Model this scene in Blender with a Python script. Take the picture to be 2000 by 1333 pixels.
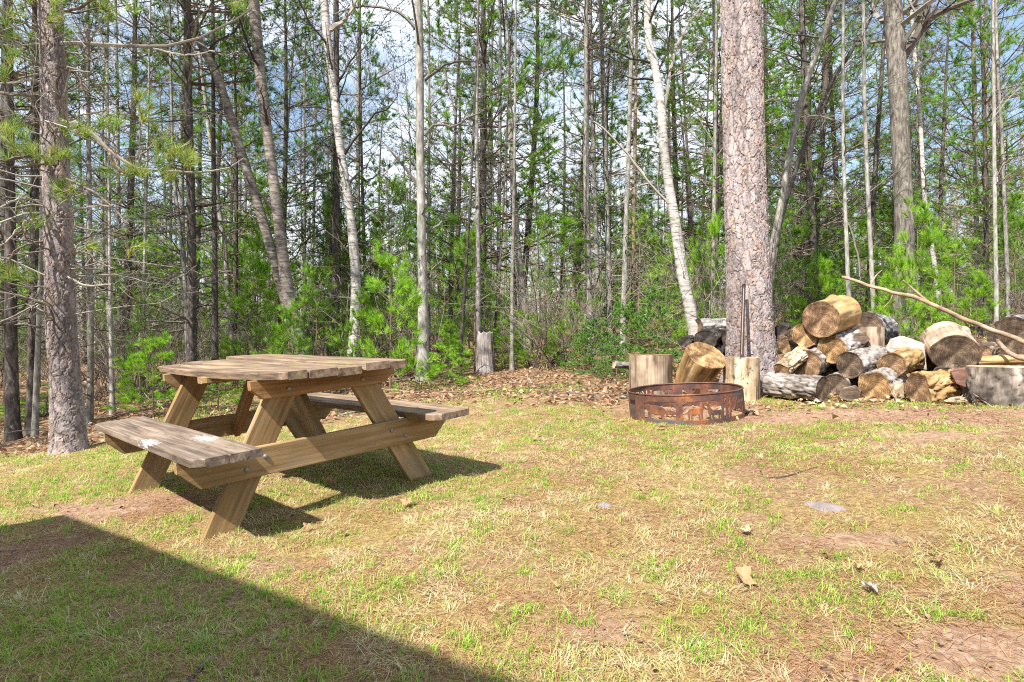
import bpy, math
import numpy as np
from mathutils import Matrix, Vector

scene = bpy.context.scene
for o in list(bpy.data.objects):
    bpy.data.objects.remove(o)
COL = scene.collection
R = np.radians

# ------------------------------------------------------------------ camera, sky, sun, exposure
F, CX, HY, CZ = 1200.0, 1000.0, 666.0, 0.864          # focal length and horizon of the photograph, camera height
cam_d = bpy.data.cameras.new('camera')
cam_d.sensor_width = 36.0
cam_d.lens = F / 2000 * 36
cam_d.clip_start, cam_d.clip_end = 0.05, 600
cam = bpy.data.objects.new('camera', cam_d)
cam.location = (0, 0, CZ)
cam.rotation_euler = (math.pi / 2, 0, 0)
COL.objects.link(cam)
scene.camera = cam

SUN_AZ, SUN_EL = -146.0, 50.0                           # azimuth from +y towards +x
SUN = np.array([math.sin(R(SUN_AZ)) * math.cos(R(SUN_EL)), math.cos(R(SUN_AZ)) * math.cos(R(SUN_EL)), math.sin(R(SUN_EL))])
w = bpy.data.worlds.new('World')
scene.world = w
w.use_nodes = True
nt = w.node_tree
sky = nt.nodes.new('ShaderNodeTexSky')
sky.sky_type = 'NISHITA'
sky.sun_disc = False
sky.sun_elevation = R(SUN_EL)
sky.sun_rotation = R(SUN_AZ)
sky.air_density = 1.5
sky.dust_density = 0.1
sky.ozone_density = 4.0
tc = nt.nodes.new('ShaderNodeTexCoord')
mp = nt.nodes.new('ShaderNodeMapping')
mp.inputs['Scale'].default_value = (1, 1, 2.6)
cl = nt.nodes.new('ShaderNodeTexNoise')
cl.inputs['Scale'].default_value = 2.2
cl.inputs['Detail'].default_value = 6
cl.inputs['Roughness'].default_value = 0.55
rp = nt.nodes.new('ShaderNodeValToRGB')
rp.color_ramp.elements[0].position, rp.color_ramp.elements[1].position = 0.42, 0.60
rp.color_ramp.elements[0].color = (0.06, 0.06, 0.06, 1)       # thin veil even where the sky is clear
mx = nt.nodes.new('ShaderNodeMix')
mx.data_type = 'RGBA'
mx.inputs[7].default_value = (8.0, 8.6, 9.6, 1)         # bright thin cloud, in the sky texture's own units
bg = nt.nodes['Background']
bg.inputs['Strength'].default_value = 0.088
nt.links.new(tc.outputs['Generated'], mp.inputs['Vector'])
nt.links.new(mp.outputs['Vector'], cl.inputs['Vector'])
nt.links.new(cl.outputs['Fac'], rp.inputs['Fac'])
nt.links.new(rp.outputs['Color'], mx.inputs[0])
nt.links.new(sky.outputs['Color'], mx.inputs[6])
nt.links.new(mx.outputs[2], bg.inputs['Color'])

sun_d = bpy.data.lights.new('sun', 'SUN')
sun_d.energy = 5.0
sun_d.angle = R(0.5)
sun_d.color = (1.0, 0.95, 0.87)
sun_o = bpy.data.objects.new('sun', sun_d)
sun_o.rotation_euler = Vector(SUN).to_track_quat('Z', 'Y').to_euler()
sun_o.location = tuple(SUN * 30)
COL.objects.link(sun_o)

scene.view_settings.view_transform = 'Standard'
scene.view_settings.look = 'None'
scene.view_settings.gamma = 1
scene.view_settings.use_curve_mapping = False
scene.view_settings.exposure = 1.25
scene.cycles.max_bounces = 6
scene.cycles.diffuse_bounces = 3
scene.cycles.transparent_max_bounces = 4
scene.cycles.use_denoising = False
scene.cycles.filter_width = 1.1
scene.cycles.use_adaptive_sampling = False
scene.cycles.sample_clamp_indirect = 4.0

# ------------------------------------------------------------------ maths helpers
rng = np.random.default_rng(11)
UP = np.array([0, 0, 1.0])


def at(px, py, D):
    """point at depth D (metres ahead of the camera) seen at pixel (px, py) of the 2000 x 1333 photograph"""
    return np.array([(px - CX) / F * D, D, CZ + (HY - py) / F * D])


def nrm(v):
    return v / np.maximum(np.linalg.norm(v, axis=-1, keepdims=True), 1e-9)


def _hash(ix, iy, iz, s):
    h = (ix.astype(np.int64) * 374761393 + iy.astype(np.int64) * 668265263 + iz.astype(np.int64) * 2147483647 + s * 1274126177) & 0xffffffff
    h = ((h ^ (h >> 13)) * 1274126177) & 0xffffffff
    h = ((h ^ (h >> 16)) * 2246822519) & 0xffffffff
    return ((h ^ (h >> 15)) & 0xffffff) / float(0xffffff)


def vnoise(p, s=0):
    p = np.asarray(p, float)
    i = np.floor(p).astype(np.int64)
    f = p - i
    f = f * f * (3 - 2 * f)
    out = 0
    for a in (0, 1):
        for b in (0, 1):
            for c in (0, 1):
                wgt = (f[..., 0] if a else 1 - f[..., 0]) * (f[..., 1] if b else 1 - f[..., 1]) * (f[..., 2] if c else 1 - f[..., 2])
                out = out + wgt * _hash(i[..., 0] + a, i[..., 1] + b, i[..., 2] + c, s)
    return out


def fbm(p, o=4, s=0):
    t, a, n = 0, 0.5, 0
    for k in range(o):
        t = t + a * vnoise(np.asarray(p) * 2 ** k, s + k)
        n += a
        a *= 0.5
    return t / n


def worley(p, s=0):
    """first and second distance and the cell's random number"""
    p = np.asarray(p, float)
    i = np.floor(p).astype(np.int64)
    f1 = np.full(p.shape[:-1], 9.0)
    f2 = f1.copy()
    cid = np.zeros_like(f1)
    for a in (-1, 0, 1):
        for b in (-1, 0, 1):
            for c in (-1, 0, 1):
                j = i + np.array([a, b, c])
                q = np.stack([j[..., 0] + _hash(j[..., 0], j[..., 1], j[..., 2], s), j[..., 1] + _hash(j[..., 0], j[..., 1], j[..., 2], s + 1),
                              j[..., 2] + _hash(j[..., 0], j[..., 1], j[..., 2], s + 2)], -1)
                d = np.linalg.norm(q - p, axis=-1)
                cl_ = d < f1
                f2 = np.where(cl_, f1, np.minimum(f2, d))
                cid = np.where(cl_, _hash(j[..., 0], j[..., 1], j[..., 2], s + 3), cid)
                f1 = np.where(cl_, d, f1)
    return f1, f2, cid


# the clearing is a gently tilted plane, as the table standing on it shows
TX, TY, TH, TA, TB = -1.404, 3.716, -0.793, 0.013, 0.073
GX = TA * math.cos(TH) - TB * math.sin(TH)
GY = TA * math.sin(TH) + TB * math.cos(TH)


def G(x, y):
    x, y = np.asarray(x, float), np.asarray(y, float)
    r = np.hypot(x, y)
    k = np.where(r > 45, 45 / np.maximum(r, 1e-6), 1.0)
    z = GX * (x * k - TX) + GY * (y * k - TY)
    z = z - 0.22 * np.exp(-(((x + 6.6) / 2.3) ** 2 + ((y - 7.2) / 2.6) ** 2))
    far = np.clip((np.hypot(x - 0.5, y - 3) - 5.5) / 5, 0, 1)
    z = z + far * 0.5 * (fbm(np.stack([x / 4.5, y / 4.5, x * 0], -1), 3, 5) - 0.5)
    return z


def ground_at(px, py):
    """where the sight line of a pixel meets the ground"""
    lo, hi = 0.8, 60.0
    ts = np.linspace(lo, hi, 3000)
    pts = np.stack([(px - CX) / F * ts, ts, CZ + (HY - py) / F * ts], -1)
    below = np.nonzero(pts[:, 2] < G(pts[:, 0], pts[:, 1]))[0]
    i = below[0] if len(below) else len(ts) - 1
    return np.array([pts[i, 0], pts[i, 1], float(G(pts[i, 0], pts[i, 1]))])


# ------------------------------------------------------------------ mesh helpers
def mesh_np(name, V, quads=None, tris=None, col=None, mat=None, smooth=False, midx=None, mats=None, ngons=None):
    me = bpy.data.meshes.new(name)
    V = np.ascontiguousarray(V, dtype=np.float32)
    q = np.zeros((0, 4), np.int32) if quads is None or len(quads) == 0 else np.asarray(quads, np.int32)
    t = np.zeros((0, 3), np.int32) if tris is None or len(tris) == 0 else np.asarray(tris, np.int32)
    ng = [np.asarray(n, np.int32) for n in (ngons or [])]
    loops = np.concatenate([q.ravel(), t.ravel()] + ng) if ng else np.concatenate([q.ravel(), t.ravel()])
    sizes = np.concatenate([np.full(len(q), 4), np.full(len(t), 3), np.array([len(n) for n in ng], int)]).astype(np.int32)
    me.vertices.add(len(V))
    me.vertices.foreach_set('co', V.ravel())
    me.loops.add(len(loops))
    me.loops.foreach_set('vertex_index', loops.astype(np.int32))
    me.polygons.add(len(sizes))
    me.polygons.foreach_set('loop_start', (np.cumsum(sizes) - sizes).astype(np.int32))
    if midx is not None:
        me.polygons.foreach_set('material_index', np.asarray(midx, np.int32))
    me.polygons.foreach_set('use_smooth', np.full(len(sizes), bool(smooth)))
    if col is not None:
        a = me.color_attributes.new('Col', 'FLOAT_COLOR', 'POINT')
        c = np.ones((len(V), 4), np.float32)
        c[:, :3] = col
        a.data.foreach_set('color', c.ravel())
    for m in (mats or ([mat] if mat else [])):
        me.materials.append(m)
    me.update(calc_edges=True)
    me.validate()
    return me


class MB:
    """collects geometry and links it as ONE mesh object"""
    def __init__(s):
        s.V, s.Q, s.T, s.C, s.N, s.n = [], [], [], [], [], 0

    def add(s, V, Q=None, T=None, C=(1, 1, 1), N=None):
        V = np.asarray(V, float)
        s.V.append(V)
        if Q is not None and len(Q):
            s.Q.append(np.asarray(Q) + s.n)
        if T is not None and len(T):
            s.T.append(np.asarray(T) + s.n)
        for g in (N or []):
            s.N.append(np.asarray(g) + s.n)
        C = np.asarray(C, float)
        s.C.append(np.broadcast_to(C, V.shape) if C.ndim == 1 else C)
        s.n += len(V)
        return s

    def tri_count(s):
        return sum(len(q) * 2 for q in s.Q) + sum(len(t) for t in s.T)

    def mesh(s, name, mat, smooth=False, off=None):
        V = np.concatenate(s.V)
        if off is not None:
            V = V - off
        return mesh_np(name, V, np.concatenate(s.Q) if s.Q else None, np.concatenate(s.T) if s.T else None, np.concatenate(s.C), mat, smooth, ngons=s.N)

    def build(s, name, mat, parent=None, smooth=False, off=None):
        return link(name, s.mesh(name, mat, smooth, off), parent)


def link(name, me, parent=None, matrix=None):
    o = bpy.data.objects.new(name, me)
    COL.objects.link(o)
    if parent is not None:
        o.parent = parent
    if matrix is not None:
        o.matrix_local = matrix
    return o


def tag(o, label=None, cat=None, group=None, kind=None):
    if label:
        o['label'] = label
    if cat:
        o['category'] = cat
    if group:
        o['group'] = group
    if kind:
        o['kind'] = kind
    return o


def thing(name, label, cat, loc=(0, 0, 0), rotz=0.0, group=None):
    o = bpy.data.objects.new(name, None)
    o.empty_display_size = 0.2
    COL.objects.link(o)
    o.location = tuple(loc)
    o.rotation_euler = (0, 0, rotz)
    return tag(o, label, cat, group)


def frame_of(a, b, up=UP):
    """matrix with x from a to b, origin at a"""
    x = nrm(np.asarray(b, float) - a)
    y = np.cross(up, x)
    if np.linalg.norm(y) < 1e-3:
        y = np.cross(np.array([0, 1.0, 0]), x)
    y = nrm(y)
    z = np.cross(x, y)
    M = np.eye(4)
    M[:3, 0], M[:3, 1], M[:3, 2], M[:3, 3] = x, y, z, a
    return Matrix(M.tolist())


def tubes(P, Rr, s=3):
    """P (M,n,3) paths, Rr (M,n) radii -> vertices, quads"""
    M, n, _ = P.shape
    T = np.empty_like(P)
    T[:, 1:-1] = P[:, 2:] - P[:, :-2]
    T[:, 0] = P[:, 1] - P[:, 0]
    T[:, -1] = P[:, -1] - P[:, -2]
    T = nrm(T)
    main = nrm(P[:, -1] - P[:, 0])
    ref = np.where(np.abs(main[:, 2:3]) > 0.8, np.array([[1.0, 0.13, 0]]), np.array([[0.0, 0.1, 1.0]]))[:, None, :]
    u = nrm(np.cross(T, np.broadcast_to(ref, T.shape)))
    v = np.cross(T, u)
    a = np.arange(s) * 2 * math.pi / s
    ring = P[:, :, None, :] + Rr[:, :, None, None] * (np.cos(a)[None, None, :, None] * u[:, :, None, :] + np.sin(a)[None, None, :, None] * v[:, :, None, :])
    V = ring.reshape(-1, 3)
    base = (np.arange(M)[:, None, None] * n + np.arange(n - 1)[None, :, None]) * s
    k = np.arange(s)[None, None, :]
    k2 = (k + 1) % s
    Q = np.stack([base + k, base + k2, base + s + k2, base + s + k], -1).reshape(-1, 4)
    return V, Q


def grow(g, O, D, L, R0, n=6, wig=0.12, lift=0.0, tip=0.15):
    """branches from O along D; lift bends the ends up (+) or down (-)"""
    M = len(O)
    t = np.linspace(0, 1, n)[None, :, None]
    P = O[:, None, :] + D[:, None, :] * (L[:, None, None] * t)
    P[..., 2] += (lift * L)[:, None] * t[..., 0] ** 2 if np.ndim(lift) else lift * L[:, None] * t[..., 0] ** 2
    st = g.normal(0, 1, (M, n, 3))
    st[:, 0] = 0
    P = P + np.cumsum(st, 1) * (wig * L / n)[:, None, None]
    Rr = R0[:, None] * (1 - (1 - tip) * t[..., 0])
    return P, Rr


def children(g, P, Rr, k, t0=0.25, ang=(35, 65), ratio=(0.3, 0.55), rr=0.6, t1=0.97, flat=0.0):
    M, n, _ = P.shape
    idx = np.repeat(np.arange(M), k)
    t = g.uniform(t0, t1, M * k) * (n - 1)
    i = np.clip(t.astype(int), 0, n - 2)
    f = (t - i)[:, None]
    O = P[idx, i] * (1 - f) + P[idx, i + 1] * f
    T = nrm(P[idx, i + 1] - P[idx, i])
    rnd = g.normal(0, 1, (M * k, 3))
    rnd[:, 2] *= 1 - flat
    side = nrm(rnd - T * np.sum(rnd * T, -1, keepdims=True))
    a = R(g.uniform(ang[0], ang[1], M * k))[:, None]
    D = T * np.cos(a) + side * np.sin(a)
    Lp = np.linalg.norm(P[:, -1] - P[:, 0], axis=-1)[idx]
    L = Lp * g.uniform(ratio[0], ratio[1], M * k) * (1.15 - 0.6 * t / (n - 1))
    Rc = (Rr[idx, i] * (1 - f[:, 0]) + Rr[idx, i + 1] * f[:, 0]) * rr
    return O, D, L, Rc


def tufts(g, C, A, n, ln, wd, spread=(15, 75), cols=None, var=0.18, droop=0.0):
    """bunches of needles at C along A; one narrow triangle per needle"""
    K = len(C)
    A = nrm(A)
    rnd = g.normal(0, 1, (K, n, 3))
    side = nrm(rnd - A[:, None] * np.sum(rnd * A[:, None], -1, keepdims=True))
    a = R(g.uniform(spread[0], spread[1], (K, n)))[..., None]
    D = A[:, None] * np.cos(a) + side * np.sin(a)
    D[..., 2] -= droop
    L = ln * g.uniform(0.65, 1.15, (K, n))[..., None]
    b = C[:, None] - A[:, None] * (ln * 0.35 * g.uniform(0, 1, (K, n))[..., None])
    wv = nrm(np.cross(D, g.normal(0, 1, (K, n, 3)))) * wd * 0.5
    V = np.stack([b - wv, b + wv, b + D * L], 2).reshape(-1, 3)
    T = np.arange(len(V)).reshape(-1, 3)
    c = cols[:, None, :] * (1 + var * g.normal(0, 1, (K, n, 1)))
    c = np.clip(np.repeat(c.reshape(-1, 1, 3), 3, 1).reshape(-1, 3), 0.005, 0.9)
    return V, T, c


def along(g, P, k, t0=0.3, t1=1.0):
    """k points with tangents on each path"""
    M, n, _ = P.shape
    idx = np.repeat(np.arange(M), k)
    t = g.uniform(t0, t1, M * k) * (n - 1)
    i = np.clip(t.astype(int), 0, n - 2)
    f = (t - i)[:, None]
    return P[idx, i] * (1 - f) + P[idx, i + 1] * f, nrm(P[idx, i + 1] - P[idx, i])


def pick(g, cols, K):
    cols = np.asarray(cols, float)
    a = cols[g.integers(0, len(cols), K)]
    b = cols[g.integers(0, len(cols), K)]
    f = g.uniform(0, 1, (K, 1))
    return a * f + b * (1 - f)


# ------------------------------------------------------------------ materials
def new_mat(name):
    m = bpy.data.materials.new(name)
    m.use_nodes = True
    t = m.node_tree
    return m, t, t.nodes['Principled BSDF'], t.nodes['Material Output']


def N(t, typ, **kw):
    n = t.nodes.new(typ)
    for k, v in kw.items():
        if k in n.inputs:
            n.inputs[k].default_value = v
        else:
            setattr(n, k, v)
    return n


def noise(t, vec, scale, detail=4, rough=0.55, stretch=None, rnd=None):
    if stretch is not None:
        m = N(t, 'ShaderNodeMapping')
        m.inputs['Scale'].default_value = stretch
        t.links.new(vec, m.inputs['Vector'])
        if rnd is not None:
            t.links.new(rnd, m.inputs['Location'])
        vec = m.outputs['Vector']
    n = N(t, 'ShaderNodeTexNoise', Scale=scale, Detail=detail, Roughness=rough)
    t.links.new(vec, n.inputs['Vector'])
    return n.outputs['Fac']


def ramp(t, fac, stops):
    r = N(t, 'ShaderNodeValToRGB')
    e = r.color_ramp.elements
    while len(e) < len(stops):
        e.new(0.5)
    for k, (p, c) in enumerate(stops):
        e[k].position = p
        e[k].color = (*c, 1) if len(c) == 3 else c
    t.links.new(fac, r.inputs['Fac'])
    return r.outputs['Color']


def mix(t, fac, a, b, mode='MIX'):
    m = N(t, 'ShaderNodeMix', data_type='RGBA', blend_type=mode)
    for sock, val in ((m.inputs[0], fac), (m.inputs[6], a), (m.inputs[7], b)):
        if isinstance(val, (int, float)):
            sock.default_value = val
        elif isinstance(val, tuple):
            sock.default_value = (*val, 1)
        else:
            t.links.new(val, sock)
    return m.outputs[2]


def bump(t, bsdf, h, strength=0.5, dist=0.01):
    b = N(t, 'ShaderNodeBump')
    b.inputs['Strength'].default_value = strength
    b.inputs['Distance'].default_value = dist
    t.links.new(h, b.inputs['Height'])
    t.links.new(b.outputs['Normal'], bsdf.inputs['Normal'])


def objcoord(t):
    return N(t, 'ShaderNodeTexCoord').outputs['Object']


def mat_attr(name, rough=0.7, trans=0.0, spec=0.2, nscale=None, namp=0.3, bmp=0.0, bscale=60):
    m, t, b, out = new_mat(name)
    a = N(t, 'ShaderNodeAttribute', attribute_name='Col')
    c = a.outputs['Color']
    if nscale:
        f = noise(t, objcoord(t), nscale, 4)
        c = mix(t, namp, c, ramp(t, f, [(0.3, (0.35, 0.35, 0.35)), (0.7, (1.5, 1.5, 1.5))]), 'MULTIPLY')
    t.links.new(c, b.inputs['Base Color'])
    b.inputs['Roughness'].default_value = rough
    b.inputs['Specular IOR Level'].default_value = spec
    if bmp:
        bump(t, b, noise(t, objcoord(t), bscale, 5), bmp, 0.006)
    if trans:
        tr = N(t, 'ShaderNodeBsdfTranslucent')
        t.links.new(c, tr.inputs['Color'])
        ms = N(t, 'ShaderNodeMixShader')
        ms.inputs[0].default_value = trans
        t.links.new(b.outputs[0], ms.inputs[1])
        t.links.new(tr.outputs[0], ms.inputs[2])
        t.links.new(ms.outputs[0], out.inputs['Surface'])
    return m


def mat_bark(name, base, dark, pale, vs=7, hs=22, lich=0.0, lcol=(0.32, 0.34, 0.28), birch=False, rough=0.85):
    m, t, b, out = new_mat(name)
    oc = objcoord(t)
    rnd = N(t, 'ShaderNodeObjectInfo').outputs['Random']
    cmb = N(t, 'ShaderNodeCombineXYZ')
    mu = N(t, 'ShaderNodeMath', operation='MULTIPLY')
    mu.inputs[1].default_value = 37.0
    t.links.new(rnd, mu.inputs[0])
    for k in range(3):
        t.links.new(mu.outputs[0], cmb.inputs[k])
    loc = cmb.outputs[0]
    f1 = noise(t, oc, 1.0, 5, 0.6, (hs, hs, vs), loc)
    c = ramp(t, f1, [(0.32, dark), (0.5, base), (0.68, pale)])
    f2 = noise(t, oc, 1.0, 3, 0.5, (3, 3, 1.1), loc)
    c = mix(t, 0.55, c, ramp(t, f2, [(0.3, (0.55, 0.55, 0.55)), (0.7, (1.35, 1.33, 1.3))]), 'MULTIPLY')
    if birch:
        f3 = noise(t, oc, 1.0, 3, 0.6, (9, 9, 55), loc)
        c = mix(t, ramp(t, f3, [(0.57, (0, 0, 0)), (0.63, (1, 1, 1))]), c, (0.10, 0.085, 0.075))
        f4 = noise(t, oc, 1.0, 4, 0.6, (6, 6, 2.2), loc)
        c = mix(t, ramp(t, f4, [(0.58, (0, 0, 0)), (0.70, (0.8, 0.8, 0.8))]), c, (0.20, 0.16, 0.13))
    if lich:
        f5 = noise(t, oc, 1.0, 6, 0.7, (26, 26, 18), loc)
        c = mix(t, ramp(t, f5, [(0.62 - lich * 0.1, (0, 0, 0)), (0.70, (0.85, 0.85, 0.85))]), c, lcol)
    t.links.new(c, b.inputs['Base Color'])
    b.inputs['Roughness'].default_value = rough
    b.inputs['Specular IOR Level'].default_value = 0.15
    bump(t, b, f1, 0.55, 0.012)
    return m


BARK_PINE = mat_attr('red_pine_bark', 0.85, 0, 0.15, 45, 0.55, 0.5, 80)
BARK_BIRCH = mat_bark('birch_bark', (0.43, 0.405, 0.375), (0.25, 0.225, 0.20), (0.58, 0.555, 0.52), 30, 5, birch=True)
BARK_YBIRCH = mat_bark('grey_birch_bark', (0.20, 0.172, 0.148), (0.085, 0.07, 0.058), (0.34, 0.31, 0.28), 30, 6, birch=True)
BARK_DARK = mat_bark('dark_spruce_bark', (0.075, 0.062, 0.054), (0.03, 0.026, 0.023), (0.14, 0.125, 0.11), 9, 26, 0.25)
BARK_GREY = mat_bark('grey_bark', (0.19, 0.175, 0.155), (0.08, 0.07, 0.06), (0.34, 0.32, 0.29), 9, 26, 0.7)
BARK_PALE = mat_bark('pale_bark', (0.265, 0.25, 0.225), (0.13, 0.12, 0.105), (0.40, 0.385, 0.355), 8, 24, 0.8, (0.2, 0.21, 0.17))
BARK_OAK = mat_bark('oak_bark', (0.16, 0.14, 0.12), (0.055, 0.047, 0.04), (0.27, 0.25, 0.22), 8, 34, 0.6)
TWIG = mat_attr('twig_bark', 0.85, 0, 0.1)
NEEDLE = mat_attr('pine_needles', 0.55, 0.38, 0.25)
GRASSM = mat_attr('grass_blades', 0.6, 0.35, 0.15)
LEAFM = mat_attr('dry_leaves', 0.7, 0.2, 0.2)


def mat_wood(name, base, dark, pale, worn=None, stain=None, moss=False, scale=(2.2, 38, 38), paint=False):
    m, t, b, out = new_mat(name)
    oc = objcoord(t)
    oi = N(t, 'ShaderNodeObjectInfo').outputs['Random']
    cmb = N(t, 'ShaderNodeCombineXYZ')
    mu = N(t, 'ShaderNodeMath', operation='MULTIPLY')
    mu.inputs[1].default_value = 53.0
    t.links.new(oi, mu.inputs[0])
    for k in range(3):
        t.links.new(mu.outputs[0], cmb.inputs[k])
    loc = cmb.outputs[0]
    f1 = noise(t, oc, 1.0, 5, 0.65, scale, loc)
    c = ramp(t, f1, [(0.30, dark), (0.5, base), (0.70, pale)])
    f2 = noise(t, oc, 1.0, 3, 0.5, (3.0, 9, 9), loc)
    c = mix(t, 0.6, c, ramp(t, f2, [(0.3, (0.62, 0.60, 0.58)), (0.7, (1.3, 1.3, 1.28))]), 'MULTIPLY')
    # knots
    vo = N(t, 'ShaderNodeTexVoronoi', Scale=1.0)
    mpk = N(t, 'ShaderNodeMapping')
    mpk.inputs['Scale'].default_value = (2.6, 9, 9)
    t.links.new(oc, mpk.inputs['Vector'])
    t.links.new(loc, mpk.inputs['Location'])
    t.links.new(mpk.outputs[0], vo.inputs['Vector'])
    c = mix(t, ramp(t, vo.outputs['Distance'], [(0.07, (0.75, 0.75, 0.75)), (0.12, (0, 0, 0))]), c, tuple(x * 0.4 for x in base))
    if worn:
        f3 = noise(t, oc, 1.0, 5, 0.7, (1.5, 10, 10), loc)
        c = mix(t, ramp(t, f3, [(0.55, (0, 0, 0)), (0.66, (0.8, 0.8, 0.8))]), c, worn)
    if stain:
        f3 = noise(t, oc, 1.0, 5, 0.6, (2.5, 6, 6), loc)
        c = mix(t, ramp(t, f3, [(0.5, (0, 0, 0)), (0.68, (0.85, 0.85, 0.85))]), c, stain)
    if moss:
        f4 = noise(t, oc, 1.0, 5, 0.65, (3.5, 14, 14), loc)
        c = mix(t, ramp(t, f4, [(0.56, (0, 0, 0)), (0.68, (0.55, 0.55, 0.55))]), c, (0.27, 0.25, 0.07))
    if paint:
        # flaking white paint round one spot of the board
        vd = N(t, 'ShaderNodeVectorMath', operation='SUBTRACT')
        vd.inputs[1].default_value = paint
        t.links.new(oc, vd.inputs[0])
        vs_ = N(t, 'ShaderNodeVectorMath', operation='MULTIPLY')
        vs_.inputs[1].default_value = (4.6, 11.0, 5)
        t.links.new(vd.outputs[0], vs_.inputs[0])
        ln = N(t, 'ShaderNodeVectorMath', operation='LENGTH')
        t.links.new(vs_.outputs[0], ln.inputs[0])
        f5 = noise(t, oc, 1.0, 8, 0.8, (11, 120, 40))
        ad = N(t, 'ShaderNodeMath', operation='ADD')
        t.links.new(ln.outputs['Value'], ad.inputs[0])
        ml = N(t, 'ShaderNodeMath', operation='MULTIPLY')
        ml.inputs[1].default_value = 2.9
        t.links.new(f5, ml.inputs[0])
        t.links.new(ml.outputs[0], ad.inputs[1])
        c = mix(t, ramp(t, ad.outputs[0], [(0.0, (1, 1, 1)), (0.86, (1, 1, 1)), (0.9, (0, 0, 0))]) if False else _thr(t, ad.outputs[0], 1.9), c, (0.50, 0.49, 0.475))
    t.links.new(c, b.inputs['Base Color'])
    b.inputs['Roughness'].default_value = 0.75
    b.inputs['Specular IOR Level'].default_value = 0.25
    bump(t, b, f1, 0.6, 0.004)
    return m


def _thr(t, v, thr):
    a = N(t, 'ShaderNodeMath', operation='SUBTRACT')
    a.inputs[0].default_value = thr
    t.links.new(v, a.inputs[1])
    b = N(t, 'ShaderNodeMath', operation='MULTIPLY', use_clamp=True)
    b.inputs[1].default_value = 5.0
    t.links.new(a.outputs[0], b.inputs[0])
    return b.outputs[0]


DECK = mat_wood('weathered_board', (0.185, 0.127, 0.085), (0.07, 0.047, 0.033), (0.31, 0.23, 0.165), worn=(0.33, 0.25, 0.17), moss=True)
DECK_PAINT = mat_wood('weathered_board_with_paint', (0.155, 0.115, 0.088), (0.06, 0.045, 0.035), (0.26, 0.205, 0.16), worn=(0.27, 0.21, 0.155), paint=(0.40, 0.01, 0.02))
DECK_PAINT2 = mat_wood('weathered_board_with_paint_drips', (0.155, 0.115, 0.088), (0.06, 0.045, 0.035), (0.26, 0.205, 0.16), worn=(0.27, 0.21, 0.155), paint=(0.22, -0.05, 0.012))
LUMBER = mat_wood('treated_lumber', (0.27, 0.172, 0.078), (0.15, 0.088, 0.036), (0.37, 0.255, 0.13), stain=(0.20, 0.155, 0.10), scale=(1.6, 30, 30))
LUMBER_RED = mat_wood('reddish_lumber', (0.24, 0.13, 0.052), (0.135, 0.066, 0.026), (0.34, 0.20, 0.09), scale=(1.6, 30, 30))


def mat_cut(name, base, dark, pale, ringf=62, blot=0.6):
    """sawn end grain: rings round the log's axis (local x)"""
    m, t, b, out = new_mat(name)
    oc = objcoord(t)
    sp = N(t, 'ShaderNodeSeparateXYZ')
    nz = N(t, 'ShaderNodeTexNoise', Scale=5.0, Detail=3.0)
    t.links.new(oc, nz.inputs['Vector'])
    ad = mix(t, 0.06, oc, nz.outputs['Color'], 'ADD')
    t.links.new(ad, sp.inputs[0])
    cb = N(t, 'ShaderNodeCombineXYZ')
    t.links.new(sp.outputs['Y'], cb.inputs[1])
    t.links.new(sp.outputs['Z'], cb.inputs[2])
    ln = N(t, 'ShaderNodeVectorMath', operation='LENGTH')
    t.links.new(cb.outputs[0], ln.inputs[0])
    mu = N(t, 'ShaderNodeMath', operation='MULTIPLY')
    mu.inputs[1].default_value = ringf * 6.28
    t.links.new(ln.outputs['Value'], mu.inputs[0])
    sn = N(t, 'ShaderNodeMath', operation='SINE')
    t.links.new(mu.outputs[0], sn.inputs[0])
    f2 = noise(t, oc, 13, 7, 0.7)
    c = ramp(t, f2, [(0.34, dark), (0.5, base), (0.66, pale)])
    rr = N(t, 'ShaderNodeMath', operation='MULTIPLY_ADD')
    rr.inputs[1].default_value = 0.5
    rr.inputs[2].default_value = 0.5
    t.links.new(sn.outputs[0], rr.inputs[0])
    c = mix(t, 0.55, c, ramp(t, rr.outputs[0], [(0.0, (0.55, 0.5, 0.45)), (1.0, (1.2, 1.2, 1.2))]), 'MULTIPLY')
    f3 = noise(t, oc, 3.2, 4, 0.6)
    c = mix(t, blot, c, ramp(t, f3, [(0.35, (0.4, 0.36, 0.34)), (0.62, (1.25, 1.22, 1.18))]), 'MULTIPLY')
    f4 = noise(t, oc, 60, 3, 0.6)
    at_ = N(t, 'ShaderNodeMath', operation='ARCTAN2')
    t.links.new(sp.outputs['Y'], at_.inputs[0])
    t.links.new(sp.outputs['Z'], at_.inputs[1])
    cb2 = N(t, 'ShaderNodeCombineXYZ')
    t.links.new(at_.outputs[0], cb2.inputs[0])
    ob = N(t, 'ShaderNodeObjectInfo').outputs['Random']
    t.links.new(ob, cb2.inputs[1])
    m9 = N(t, 'ShaderNodeMath', operation='MULTIPLY')
    m9.inputs[1].default_value = 3.0
    t.links.new(ln.outputs['Value'], m9.inputs[0])
    t.links.new(m9.outputs[0], cb2.inputs[2])
    fc = noise(t, cb2.outputs[0], 5.5, 2, 0.5)
    c = mix(t, ramp(t, fc, [(0.487, (0, 0, 0)), (0.497, (0.8, 0.8, 0.8)), (0.503, (0.8, 0.8, 0.8)), (0.513, (0, 0, 0))]), c, tuple(x * 0.35 for x in dark))
    t.links.new(c, b.inputs['Base Color'])
    b.inputs['Roughness'].default_value = 0.85
    b.inputs['Specular IOR Level'].default_value = 0.15
    bump(t, b, mix(t, 0.5, f4, f2), 0.4, 0.004)
    return m


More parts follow.
